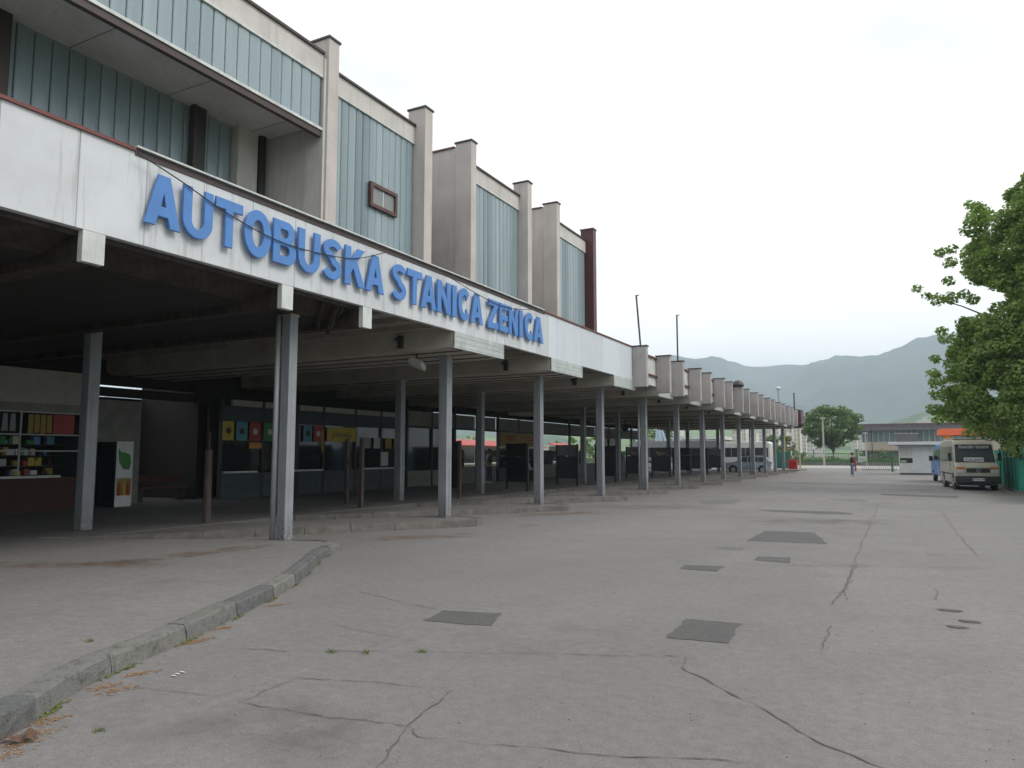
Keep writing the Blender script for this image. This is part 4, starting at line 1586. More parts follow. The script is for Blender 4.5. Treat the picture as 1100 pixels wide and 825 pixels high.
# beige van, front towards the camera
vang = R(4.5)
vx, vy = 2.98, 39.9
T = Matrix.Translation((vx, vy, 0)) @ Matrix.Rotation(vang, 4, "Z")
van = thing("beige_van", "beige minibus van facing the camera with a sun strip reading Reminatours on its windscreen", "van", (vx, vy, 0))
hw = .86
tum = lambda z: 1.0 if z < 1.2 else 1.0 - .10 * (z - 1.2) / 1.2
prof = [(.10, .30), (.02, .42), (.0, .95), (.06, 1.10), (.42, 1.28), (.86, 2.12), (1.05, 2.28), (1.5, 2.36), (5.0, 2.36), (5.35, 2.26), (5.45, 1.9), (5.5, .5), (5.42, .32)]
shell(prof, hw, T, tum, "van_beige", "body", van, .05)
# lower grey front
TT(MB().prism([(-.02, .32), (-.045, .38), (-.045, .62), (.02, .66), (.25, .66), (.25, .32)], 0, -hw - .012, hw + .012), T).build("bumper", "black", van, .02)
TT(MB().prism([(-.015, .82), (-.015, 1.0), (.03, 1.02), (.03, .80)], 0, -.44, .5), T).build("grille", "black", van, .006)
mb = MB()
for k in range(4):
    mb.box(-.42, .48, -.022, -.014, .83 + .045 * k, .835 + .045 * k)
TT(mb, T).build("grille_bar", "steel_dark", van)
# badge: ring with three spokes
bd = MB()
for k in range(16):
    a2, b2 = 2 * PI * k / 16, 2 * PI * (k + 1) / 16
    bd.tube([(.04 + .085 * math.cos(a2), -.03, .91 + .085 * math.sin(a2)), (.04 + .085 * math.cos(b2), -.03, .91 + .085 * math.sin(b2))], .009, 6)
for k in range(3):
    a2 = PI / 2 + 2 * PI * k / 3
    bd.tube([(.04, -.03, .91), (.04 + .082 * math.cos(a2), -.03, .91 + .082 * math.sin(a2))], .009, 6)
TT(bd, T).build("badge", "rim", van)
for sx in (-1, 1):
    TT(MB().box(sx * .66 - .15, sx * .66 + .15, -.035, .02, .80, .97), T).build("headlight", "lamp_wh", van, .012)
    TT(MB().box(sx * .66 - .17, sx * .66 + .17, -.042, .02, .96, 1.06), T).build("indicator", "lamp_or", van, .008)
# windscreen
def slope(a_, b_, u, off=.014):
    y_ = a_[0] + (b_[0] - a_[0]) * u
    z_ = a_[1] + (b_[1] - a_[1]) * u
    d = Vector((0, b_[0] - a_[0], b_[1] - a_[1])).normalized()
    n2 = Vector((0, -d.z, d.y))
    return y_ + n2.y * off, z_ + n2.z * off
pa, pb = (.42, 1.28), (.86, 2.12)
def quad_on(u0, u1, x0, x1, x0t, x1t, off):
    ya_, za_ = slope(pa, pb, u0, off)
    yb_, zb_ = slope(pa, pb, u1, off)
    ya2, za2 = slope(pa, pb, u0, off - .01)
    yb2, zb2 = slope(pa, pb, u1, off - .01)
    mb = MB().add([(x0, ya_, za_), (x1, ya_, za_), (x1t, yb_, zb_), (x0t, yb_, zb_), (x0, ya2, za2), (x1, ya2, za2), (x1t, yb2, zb2), (x0t, yb2, zb2)],
                  [(0, 1, 2, 3), (7, 6, 5, 4), (0, 4, 5, 1), (1, 5, 6, 2), (2, 6, 7, 3), (3, 7, 4, 0)])
    return TT(mb, T)
quad_on(-.01, .985, -.80, .80, -.735, .735, .007).build("windscreen_seal", "black", van)
quad_on(.02, .95, -.77, .77, -.71, .71, .014).build("windscreen", M["win_mid"], van)
yt, zt = slope(pa, pb, .83, .045)
tilt = math.atan2(pb[1] - pa[1], pb[0] - pa[0])
text_on("Reminatours", .235, lambda v: T @ Vector((v[0] - .01, yt + v[1] * math.cos(tilt), zt + v[1] * math.sin(tilt))), "windscreen_lettering", "white", van, bold=.014, shear=.2)
quad_on(.03, .25, -.45, .34, -.45, .34, .022).build("destination_card", "white", van)
yt2, zt2 = slope(pa, pb, .14, .04)
text_on("Zenica - Kakanj", .11, lambda v: T @ Vector((v[0] - .05, yt2 + v[1] * math.cos(tilt), zt2 + v[1] * math.sin(tilt))), "card_lettering", "platebl", van, bold=.003)
for s2 in (-.45, .4):
    ya_, za_ = slope(pa, pb, .03, .03)
    yb_, zb_ = slope(pa, pb, .09, .03)
    TT(MB().tube([(s2, ya_, za_), (s2 + .5, yb_, zb_)], .009, 6), T).build("wiper", "black", van)
TT(MB().box(-.26, .26, -.065, -.046, .44, .56), T).build("number_plate", "plate", van)
TT(MB().box(-.26, -.2, -.068, -.0655, .44, .56), T).build("plate_band", "platebl", van)
text_on("A24-K-108", .1, lambda v: T @ Vector((v[0] + .03, -.067, .5 + v[1])), "plate_lettering", "black", van, bold=.002)
# side windows both sides
for sx in (-1, 1):
    for (a_, b_) in ((.95, 1.75), (1.95, 3.1), (3.2, 4.25), (4.35, 5.2)):
        x1 = sx * hw * tum(1.35)
        x2 = sx * hw * tum(2.05)
        mb = MB().add([(x1 + sx * .012, a_, 1.33), (x1 + sx * .012, b_, 1.33), (x2 + sx * .012, b_, 2.03), (x2 + sx * .012, a_ + (.22 if a_ < 1 else 0), 2.03),
                       (x1 - sx * .02, a_, 1.33), (x1 - sx * .02, b_, 1.33), (x2 - sx * .02, b_, 2.03), (x2 - sx * .02, a_ + (.22 if a_ < 1 else 0), 2.03)],
                      [(0, 1, 2, 3), (4, 7, 6, 5), (0, 4, 5, 1), (1, 5, 6, 2), (2, 6, 7, 3), (3, 7, 4, 0)])
        TT(mb, T).build("side_window", "win_mid", van)
    TT(MB().box(sx * hw - .005, sx * hw + .012, .6, 5.3, .7, .76), T).build("side_trim", "black", van)
    TT(MB().box(sx * hw - .003, sx * hw + .004, 1.82, 1.835, .4, 2.0), T).build("door_seam", "black", van)
    TT(MB().box(sx * hw - .004, sx * hw + .03, 1.6, 1.75, 1.12, 1.16), T).build("door_handle", "black", van)
    # mirror
    TT(MB().tube([(sx * (hw - .03), .75, 1.4), (sx * (hw + .13), .62, 1.45)], .018, 6).box(sx * (hw + .14) - .07, sx * (hw + .14) + .07, .58, .66, 1.35, 1.72), T).build("mirror", "black", van)
    for yy in (.95, 4.05):
        wheel(van, sx * (hw - .10), yy, .35, T, .21, sx)
        TT(MB().tube([(sx * (hw - .1), yy, .37), (sx * (hw + .006), yy, .37)], .43, 24), T).build("wheel_arch", "black", van)
TT(MB().box(-.75, .75, 1.4, 4.6, 2.365, 2.42), T).build("roof_rack_pad", "offwhite", van, .02)
TT(MB().box(-.8, .8, .1, 5.3, .22, .35), T).build("underbody", "black", van)

# blue van behind it, rear towards the camera
T = Matrix.Translation((3.0, 48.4, 0)) @ Matrix.Rotation(R(5), 4, "Z")
bv = thing("blue_van", "blue van parked behind the beige van, its rear with a yellow notice towards the camera", "van", (2.22, 47.2, 0))
prof = [(.05, .35), (0, .6), (.02, 1.3), (.1, 2.1), (.25, 2.25), (4.4, 2.25), (4.9, 2.1), (5.5, 1.4), (6.0, 1.2), (6.1, .4)]
hw = .93
shell(prof, hw, T, tum, "van_blue", "body", bv, .05)
TT(MB().box(-.8, -.08, -.02, .03, 1.3, 2.0), T).build("rear_window", "win_dark", bv)
TT(MB().box(.08, .8, -.02, .03, 1.3, 2.0), T).build("rear_window", "win_dark", bv)
TT(MB().box(-.72, -.2, -.03, -.021, 1.5, 1.98), T).build("yellow_notice", "yellow", bv)
for sx in (-1, 1):
    TT(MB().box(sx * .83 - .08, sx * .83 + .08, -.03, .02, .8, 1.2), T).build("tail_light", "lamp_rd", bv, .01)
    TT(MB().box(sx * (hw + .17) - .1, sx * (hw + .17) + .1, 4.4, 4.5, 1.25, 1.55).tube([(sx * (hw - .05), 4.5, 1.35), (sx * (hw + .12), 4.45, 1.38)], .02, 6), T).build("mirror", "black", bv, .02)
    for yy in (1.1, 4.9):
        wheel(bv, sx * (hw - .08), yy, .35, T, .2, sx)
    TT(MB().box(sx * hw - .03, sx * hw + .004, .3, 4.2, 1.35, 1.95), T).build("side_window", "win_dark", bv)
TT(MB().box(-hw - .01, hw + .01, -.06, .1, .35, .55), T).build("bumper", "black", bv, .02)

# light blue small car, side-on, nose to the left
cq = G(803.5, 508)
cy = 66.6
cx = AY(803.5, 500, cy).x
T = Matrix.Translation((cx, cy, .02)) @ Matrix.Rotation(R(97), 4, "Z")       # local +y -> world -x
car = thing("light_blue_car", "light blue compact car parked side on beyond the columns", "car", (cx, cy, 0))
hw = .84
prof = [(1.85, .30), (1.93, .5), (1.9, .72), (1.75, .84), (1.0, .98), (.45, 1.42), (.2, 1.5), (-1.1, 1.52), (-1.55, 1.42), (-1.85, 1.0), (-1.92, .7), (-1.9, .35), (-1.8, .28)]
tumc = lambda z: 1.0 if z < .9 else 1.0 - .22 * (z - .9) / .62
shell(prof, hw, T, tumc, "car_blue", "body", car, .06)
for sx in (-1, 1):
    for pts in ([(.82, 1.0), (.36, 1.38), (.0, 1.4), (.0, .98)], [(-.06, .98), (-.06, 1.4), (-.85, 1.4), (-.85, .98)], [(-.92, .98), (-.92, 1.4), (-1.4, 1.34), (-1.62, 1.02)]):
        vs = [(sx * (hw * tumc(z_) + .01), y_, z_) for y_, z_ in pts] + [(sx * (hw * tumc(z_) - .03), y_, z_) for y_, z_ in pts]
        mb = MB().add(vs, [(0, 1, 2, 3), (7, 6, 5, 4), (0, 4, 5, 1), (1, 5, 6, 2), (2, 6, 7, 3), (3, 7, 4, 0)])
        TT(mb, T).build("side_window", "win_mid", car)
    for yy in (1.2, -1.22):
        TT(MB().tube([(sx * (hw - .15), yy, .33), (sx * (hw + .008), yy, .33)], .37, 24), T).build("wheel_arch", "black", car)
        wheel(car, sx * (hw - .07), yy, .31, T, .19, sx, .68)
    TT(MB().box(sx * hw - .003, sx * hw + .005, -.035, -.022, .42, .98), T).build("door_seam", "black", car)
    TT(MB().box(sx * hw - .003, sx * hw + .012, -.9, 1.0, .40, .46), T).build("side_strip", "bus_grey", car)
    TT(MB().box(sx * (hw + .07) - .08, sx * (hw + .07) + .08, .66, .76, .98, 1.1), T).build("mirror", "car_blue", car, .02)
    TT(MB().box(sx * .6 - .16, sx * .6 + .16, 1.82, 1.925, .62, .76), T).build("headlight", "lamp_wh", car, .02)
    TT(MB().box(sx * .7 - .08, sx * .7 + .08, -1.93, -1.85, .7, 1.0), T).build("tail_light", "lamp_rd", car, .02)
mb = MB().add([(-.68, .98, 1.01), (.68, .98, 1.01), (.6, .46, 1.43), (-.6, .46, 1.43), (-.68, .95, .97), (.68, .95, .97), (.6, .43, 1.39), (-.6, .43, 1.39)], [(0, 1, 2, 3), (7, 6, 5, 4), (0, 4, 5, 1), (1, 5, 6, 2), (2, 6, 7, 3), (3, 7, 4, 0)])
TT(mb, T).build("windscreen", "win_mid", car)


def bus(label, x0, y0, ang, L_b, body, mat2, h_=3.0):
    """local +x along the side, the side with windows faces -y"""
    T = Matrix.Translation((x0, y0, 0)) @ Matrix.Rotation(ang, 4, "Z")
    b_ = thing("parked_bus", label, "bus", (x0, y0, 0), "buses parked behind the columns")
    pr = [(0, .35), (-.02, 1.2), (.12, h_ - .15), (.4, h_), (L_b - .3, h_), (L_b - .05, h_ - .2), (L_b, 1.1), (L_b - .02, .35)]
    mb = MB().prism(pr, 1, 0, 2.5)
    TT(mb, T).build("body", body, b_, .07)
    TT(MB().box(.25, L_b - .25, -.012, .03, 1.35, 2.35), T).build("window_band", "win_dark", b_)
    mbp = MB()
    for k in range(1, int(L_b / 1.5)):
        mbp.box(k * 1.5, k * 1.5 + .07, -.02, -.011, 1.35, 2.35)
    TT(mbp, T).build("window_pillar", mat2, b_)
    TT(MB().box(.05, L_b - .05, -.01, .02, .4, .75), T).build("skirt", mat2, b_)
    TT(MB().box(.02 - .03, .06, .25, 2.25, 1.3, 2.5), T).build("front_window", "win_mid", b_)
    for k, xx in enumerate((2.0, L_b - 2.6)):
        wv = MB().tube([(xx, -.03, .48), (xx, .3, .48)], .48, 24)
        wo_ = TT(wv, T).build("wheel", "tyre", b_)
        TT(MB().tube([(xx, -.045, .48), (xx, -.02, .48)], .26, 18), T).build("rim", "rim", wo_)
    return b_


bus("white bus with a dark window band parked behind the light blue car", AY(828, 490, 82).x - 8.6, 82, R(-1), 8.6, "bus_white", "bus_grey")
bus("dark sided bus with a pale front parked left of the white bus", AY(775, 490, 77).x - 9.6, 77, R(1), 9.4, "bus_grey", "bus_white", 3.1)

# red barrier box with red and white mast
bx = AY(852, 500, 80).x
bb = thing("barrier_box", "red barrier cabinet standing on the far kerb beside the canopy end", "barrier", (bx, 80, .14))
MB().box(bx - .42, bx + .42, 79.7, 80.3, .14, 1.05).build("cabinet", "red", bb, .03)
MB().box(bx - .32, bx + .32, 79.68, 79.699, .3, .9).build("door", "lamp_rd", bb)
MB().box(bx - .46, bx + .46, 79.66, 80.34, 1.05, 1.12).build("lid", "red", bb, .01)
MB().tube([(bx - .42, 80.0, .8), (bx - .9, 80.0, 1.2)], .04).build("arm_stub", "red", bb)
mx = AY(850.5, 500, 81).x
ms = thing("striped_mast", "thin red and white banded mast rising beside the red barrier cabinet", "mast", (mx, 81, .1))
for k in range(9):
    MB().tube([(mx, 81, .1 + k * .48), (mx, 81, .1 + (k + 1) * .48)], .055, 8).build("band", "red" if k % 2 == 0 else "white", ms)

# green sheets behind the columns
for (pa_, pb_, yy, lb) in [(834, 849, 84, "green sheet fence panel left of the red barrier cabinet")]:
    xa, xb = AY(pa_, 500, yy).x, AY(pb_, 500, yy).x
    fo = thing("green_panel_fence", lb, "fence", ((xa + xb) / 2, yy, 0))
    MB().box(xa, xb, yy, yy + .05, .15, 1.9).build("sheet", "green_d", fo)
    for x in (xa, (xa + xb) / 2, xb):
        MB().box(x - .04, x + .04, yy - .05, yy, 0, 2.0).build("post", "green_mesh", fo)

# yellow posts
for (px, pt, yy, lb) in [(842.5, 466, 88, "tall yellow post behind the last columns"), (858, 459, 90, "yellow post right of the canopy end")]:
    q = AY(px, pt, yy)
    po = thing("yellow_post", lb, "post", (q.x, yy, 0), "yellow posts by the exit")
    MB().tube([(q.x, yy, 0), (q.x, yy, q.z)], [.09, .07], 10).build("post", "yellowpost", po)
    MB().box(q.x - .2, q.x + .2, yy - .1, yy + .1, q.z, q.z + .12).build("cap", "yellowpost", po)

# ------------------------------------------------------------------ gate, fence, booth
gy = 79.0
g0, g1 = AY(926, 500, gy).x, AY(963, 500, gy).x
ga = thing("low_gate", "low grey picket gate across the exit between the red post and the booth", "gate", ((g0 + g1) / 2, gy, 0))
mb = MB()
for k in range(17):
    x = g0 + (g1 - g0) * k / 16
    mb.box(x - .02, x + .02, gy - .02, gy + .02, .1, .95)
mb.build("pickets", "galv", ga)
MB().box(g0, g1, gy - .03, gy + .03, .9, .97).box(g0, g1, gy - .03, gy + .03, .14, .19).build("rail", "green_mesh", ga)
rp = thing("red_gate_post", "short red post right of the standing man at the gate end", "post", (g0 - .1, gy, 0))
g0 = AY(920.5, 500, gy).x
MB().box(g0 - .2, g0 - .05, gy - .08, gy + .08, 0, 1.3).build("post", "red", rp)
MB().box(g0 - .23, g0 - .02, gy - .11, gy + .11, 1.3, 1.34).build("cap", "red", rp)
g2 = AY(958.5, 500, gy - .5).x
gp = thing("green_gate_post", "dark green post at the booth end of the low gate", "post", (g2, gy - .5, 0))
MB().box(g2 - .09, g2 + .09, gy - .59, gy - .41, 0, 1.9).build("post", "green_mesh", gp)
MB().box(g2 - .12, g2 + .12, gy - .62, gy - .38, 1.9, 1.94).build("cap", "green_mesh", gp)
# green mesh fence beyond the road
fy = 121
fe = thing("green_mesh_fence", "green railing fence with thin bars along the far side of the road", "fence", (-8, fy, 0))
xa, xb = -60, 14
mb = MB()
x = xa
while x < xb:
    mb.box(x - .02, x + .02, fy - .02, fy + .02, .4, 1.75)
    x += .35
mb.build("bars", "green_mesh", fe)
MB().box(xa, xb, fy - .03, fy + .03, 1.7, 1.78).box(xa, xb, fy - .03, fy + .03, .5, .56).build("rail", "green_mesh", fe)
mb = MB()
x = xa
while x < xb:
    mb.box(x - .07, x + .07, fy - .06, fy + .06, 0, 2.4)
    x += 6
mb.build("posts", "green_mesh", fe)
MB().box(xa, xb, fy - .15, fy + .15, 0, .42).build("plinth", "kerb2", fe)
q0, q1 = AY(922, 497, fy - .2), AY(930, 497, fy - .2)
ws = thing("white_notice", "pale blue white notice board fixed low on the green fence right of the man", "sign", (q0.x, fy - .1, 1.0))
MB().box(q0.x, q1.x, fy - .12, fy - .05, .45, 1.35).build("board", "corr", ws)
MB().box(q0.x + .1, q1.x - .1, fy - .125, fy - .121, .85, .95).build("mark", "bus_grey", ws)

# booth
by = 68.5
b0, b1 = AY(966.5, 500, by).x, AY(1010, 500, by).x
bo = thing("gate_booth", "small white panelled gate booth with a flat overhanging roof at the exit", "booth", ((b0 + b1) / 2, by, 0))
MB().box(b0, b1, by, by + 2.4, .12, 2.35).build("walls", "white", bo)
MB().box(b0 - .02, b1 + .02, by - .03, by + 2.4, 0, .13).build("base", "steel_dark", bo)
MB().box(b0 - .75, b1 + .7, by - .8, by + 3.0, 2.42, 2.66).build("roof", "white", bo, .01)
MB().box(b0 - .2, b1, by - .5, by + 2.5, 2.34, 2.42).build("roof_frame", "galv", bo)
MB().box(b0 + .05, b0 + .95, by - .03, by - .002, .95, 1.35).build("window", "win_dark", bo)
MB().box(b0 + .12, b0 + .5, by - .035, by - .031, 1.0, 1.15).build("window_sticker", "lightgreen", bo)
mb = MB()
for k in range(5):
    x = b0 + (b1 - b0) * k / 4
    mb.box(x - .035, x + .035, by - .025, by - .001, .13, 2.34)
mb.build("panel_strip", "white", bo)
mb = MB()
for k in range(6):
    mb.box(b0 + .05, b0 + .95, by - .02, by - .001, 1.5 + k * .13, 1.53 + k * .13)
mb.build("louvres", "bus_grey", bo)

# orange forecourt canopy
oy = 112
o0, o1 = AY(1009, 468, oy).x, AY(1040, 468, oy).x
oc = thing("orange_forecourt", "orange flat forecourt roof on a yellow orange pillar beyond the vans", "canopy", ((o0 + o1) / 2, oy, 0))
zt_, zb_ = AY(1020, 460.5, oy).z, AY(1020, 467.5, oy).z
MB().box(o0, o1 + 3, oy, oy + 8, zb_, zt_).build("roof", "orange", oc, .05)
p0, p1 = AY(1014, 470, oy + 1).x, AY(1022, 470, oy + 1).x
MB().box(p0, p1, oy + 1, oy + 2, 0, zb_).build("pillar", "orange2", oc)
MB().box(p1, o1 + 2.5, oy + 3, oy + 7, 0, zb_ - .4).build("kiosk_wall", "offwhite", oc)

# turquoise sheet fence on the right
fr_ = thing("turquoise_sheet_fence", "turquoise green corrugated sheet fence along the right edge of the yard", "fence", (4.5, 45, 0))
mb = MB()
y = 30.0
pts = []
while y < 66:
    for (dx, dy) in [(0, 0), (0, .55), (.13, .72), (.13, 1.25), (0.0, 1.42)]:
        pts.append((4.42 + dx, y + dy))
    y += 1.43
vs, fs = [], []
for (x, y) in pts:
    vs += [(x, y, .06), (x, y, 1.86 + .02 * math.sin(y))]
for i in range(len(pts) - 1):
    fs.append((2 * i, 2 * i + 1, 2 * i + 3, 2 * i + 2))
MB().add(vs, fs).build("sheet", "green_f", fr_)
mb = MB()
y = 31
while y < 66:
    MB().box(4.36, 4.41, y, y + .06, 0, 1.95).build("post", "green_mesh", fr_)
    y += 2.86
MB().tube([(4.39, 30, 1.55), (4.39, 48, 1.53), (4.39, 66, 1.56)], .012, 6).build("wire", "galv", fr_)
MB().box(4.3, 4.75, 30, 66, -.02, .07).build("footing", "kerb2", fr_)

# lamp posts and poles in the middle distance
for (px, top_, bot, yy, mt, rr, lb) in [(883.5, 450, 498, 116, "concrete_p", .14, "pale concrete lamp post in front of the round tree"),
                                         (929.5, 466, 498, 119.2, "concrete_p", .12, "pale lamp post in front of the sports hall end"),
                                         (917.5, 476, 496, 119.4, "galv", .07, "thin pole between the round tree and the sports hall"),
                                         (936.0, 460, 492, 123, "steel_dark", .07, "thin dark pole in front of the beige hall wall"),
                                         (1001.5, 458, 480, 124, "steel_dark", .06, "thin dark pole before the right part of the sports hall")]:
    q = AY(px, top_, yy)
    lp = thing("lamp_post", lb, "lamp post", (q.x, yy, 0), "poles along the far road")
    MB().tube([(q.x, yy, 0), (q.x, yy, q.z)], [rr, rr * .7], 10).build("post", mt, lp)
    MB().box(q.x - .28, q.x + .28, yy - .3, yy + .1, q.z - .05, q.z + .22).build("lamp_head", mt, lp) if rr > .1 else MB().ball((q.x, yy, q.z), rr * 1.3).build("pole_cap", mt, lp)

# ------------------------------------------------------------------ sports hall
sy = 205
def SX(px, y=sy):
    return AY(px, 470, y).x
def SZ(py, y=sy, px=960):
    return AY(px, py, y).z
s0, s1 = SX(926), SX(1090)
hl = thing("sports_hall", "long sports hall with maroon roof edge, glass band and beige wall in the distance", "building", ((s0 + s1) / 2, sy, 0))
MB().box(s0, s1, sy, sy + 40, 0, SZ(484)).build("lower_wall", "hallgrey", hl)
MB().box(s0 + 1, s1, sy - 1.0, sy + 40, SZ(484.2), SZ(474.6)).build("beige_wall", "hallwall", hl)
MB().box(s0, s1, sy + .2, sy + 40, SZ(474.6), SZ(462.5)).build("glass_band", "hallglass", hl)
MB().box(s0 - 3, s1, sy - 2.0, sy + 42, SZ(462.5), SZ(457.2)).build("roof_band", "hallgrey", hl)
MB().box(s0 - 3.2, s1, sy - 2.2, sy + 42.2, SZ(457.2), SZ(455.2)).build("roof_edge", "hallroof", hl)
MB().box(s0 - .5, s1, sy - 1.3, sy, SZ(485.4), SZ(483.8)).build("red_stripe", "hallroof", hl)
mb = MB()
for k in range(26):
    x = s0 + (s1 - s0) * k / 26
    mb.box(x - .09, x + .09, sy + .05, sy + .2, SZ(474.6), SZ(462.5))
mb.build("glazing_mullion", "galv", hl)
MB().box(SX(962), SX(986), sy - 1.4, sy + 1, SZ(474), SZ(466.3)).build("stair_box", "hallgrey", hl)
MB().box(SX(962) - .3, SX(986) + .3, sy - 1.5, sy + 1, SZ(466.3), SZ(465.7)).build("stair_box_roof", "offwhite", hl)
for k in range(12):
    x = s0 + 4 + k * 4.2
    MB().box(x, x + 2.2, sy - .04, sy - .001, .6, 2.4).build("window", "win_mid", hl)


# ------------------------------------------------------------------ town
random.seed(31)
def tower(px, top, yy, wpx, mat="townwall", lab=None, depth=14):
    q0_, q1_ = AY(px, top, yy), AY(px + wpx, top, yy)
    return q0_, q1_
TOWN = [(985, 451.5, 900, 5), (991, 448.5, 950, 5), (996.5, 450, 920, 4.5), (1001.5, 449.5, 940, 5), (1007, 451, 930, 5), (975, 454, 800, 5), (922, 454.5, 700, 9), (914, 457, 650, 6),
        (786, 463, 520, 7), (795, 460, 540, 6), (804, 466, 500, 8), (815, 458, 600, 5), (822, 462, 560, 6), (831, 459, 610, 5), (839, 463, 520, 6), (846, 458.5, 640, 5), (852, 461, 560, 7), (860, 456, 620, 5), (866, 460, 600, 7), (874, 465, 520, 9), (716, 463, 420, 7), (724, 460, 470, 6)]
fl_names = ["pale flat block with rows of windows", "slim pale tower with rows of windows", "wide pale block under a red brown roof"]
WIN_ME = None
for i, (px, top, yy, wp) in enumerate(TOWN):
    q0_, q1_ = AY(px, top, yy), AY(px + wp, top, yy)
    where = "right of the sports hall roof" if px > 970 else ("above the left end of the sports hall" if px > 905 else ("seen between the far columns" if px < 850 else "left of the round tree"))
    kind = i % 3
    same = sorted([t_[0] for t_ in TOWN if (t_[0] > 970) == (px > 970) and (t_[0] > 905) == (px > 905) and (t_[0] < 850) == (px < 850)])
    ordn = ["leftmost", "second", "third", "fourth", "fifth", "sixth", "seventh", "eighth", "ninth", "tenth"][same.index(px)]
    b_ = thing("apartment_block", "%s, %s from the left %s" % (["pale flat block", "slim pale tower", "pale block"][kind], ordn, where), "building", ((q0_.x + q1_.x) / 2, yy, 0), "town buildings under the hills")
    z1 = q0_.z
    x0_, x1_ = q0_.x, q1_.x
    MB().box(x0_, x1_, yy, yy + 12, 0, z1).build("wall", "townwall", b_)
    if kind == 2:
        MB().prism([(x0_ - .4, z1), (x1_ + .4, z1), ((x0_ + x1_) / 2, z1 + (x1_ - x0_) * .22)], 1, yy - .4, yy + 12.4).build("roof", "townroof", b_)
    else:
        MB().box(x0_ - .2, x1_ + .2, yy - .2, yy + 12.2, z1, z1 + .5).build("roof", "offwhite", b_)
    mb = MB()
    nf = max(2, int(z1 / 3.2))
    for f_ in range(nf):
        zz = z1 - 3.0 * (f_ + 1) + .8
        nx_ = max(2, int((x1_ - x0_) / 2.2))
        for k in range(min(nx_, 9)):
            xx = x0_ + (x1_ - x0_) * (k + .25) / min(nx_, 9)
            if zz > .5 and f_ < 9:
                if WIN_ME is None:
                    wob = MB().box(0, 1.1, -.03, -.001, 0, 1.3).build("window", "townwin")
                    WIN_ME = wob.data
                else:
                    wob = bpy.data.objects.new("window", WIN_ME)
                    COL.objects.link(wob)
                wob.parent = b_
                wob.location = (xx - b_.location.x, 0, zz)

# long low white building beyond the far bays
yy = 150
q0_, q1_ = AY(738, 468, yy), AY(770, 468, yy)
lw = thing("low_depot", "long low white building seen between the far columns", "building", ((q0_.x + q1_.x) / 2, yy, 0))
MB().box(q0_.x - 10, q1_.x, yy, yy + 12, 0, AY(750, 472, yy).z).build("wall", "hallwall", lw)
MB().box(q0_.x - 10.5, q1_.x + .5, yy - .5, yy + 12.5, AY(750, 472, yy).z, AY(750, 468.5, yy).z).build("roof", "white", lw)
# blue steel frames left of it
for k, px in enumerate((688, 703, 713, 722)):
    q = AY(px, 462, 110)
    bfm = thing("blue_mast", ["leftmost", "second", "third", "fourth"][k] + " slanted pale blue steel mast behind the rear columns", "mast", (q.x, 110, 0), "pale blue steel masts behind the station")
    MB().tube([(q.x, 110, 0), (q.x - 1.0 + .9 * (k % 2) * 2, 110, 7.2)], .35, 8).build("leg", "car_blue", bfm)
    MB().tube([(q.x + 1.5, 110, 0), (q.x - 1.0 + .9 * (k % 2) * 2, 110, 7.2)], .2, 8).build("stay", "car_blue", bfm)

# ------------------------------------------------------------------ trees
def leaves(mb, centers, n_per, size, rng, flat_=.75, pts5=True):
    V, F = mb.v, mb.f
    for (cx_, cy_, cz_, rad) in centers:
        for _ in range(int(n_per * (rad ** 2))):
            # point in ball, biased to the shell
            while True:
                a_, b_, c_ = rng.uniform(-1, 1), rng.uniform(-1, 1), rng.uniform(-1, 1)
                d2 = a_ * a_ + b_ * b_ + c_ * c_
                if .12 < d2 < 1:
                    break
            x, y, z = cx_ + a_ * rad, cy_ + b_ * rad, cz_ + c_ * rad * flat_
            s2 = size * rng.uniform(.6, 1.25)
            n2 = Vector((a_ + rng.gauss(0, .6), b_ + rng.gauss(0, .6), abs(c_) + .5 + rng.gauss(0, .6))).normalized()
            u = n2.cross(Vector((rng.gauss(0, 1), rng.gauss(0, 1), rng.gauss(0, 1))))
            if u.length < 1e-3:
                continue
            u.normalize()
            w2 = n2.cross(u)
            o = len(V)
            for (p_, q_, r_) in ((-.1, -1, 0), (.75, -.55, .12), (.95, .35, .1), (0, 1.1, -.25), (-.95, .3, .1), (-.8, -.6, .12)) if pts5 else ((-.1, -1, 0), (.8, 0, .1), (0, 1, 0), (-.8, 0, .1)):
                V.append((x + (u.x * p_ + w2.x * q_ + n2.x * r_) * s2, y + (u.y * p_ + w2.y * q_ + n2.y * r_) * s2, z + (u.z * p_ + w2.z * q_ + n2.z * r_) * s2))
            F.append(tuple(range(o, len(V))))


rng = random.Random(99)
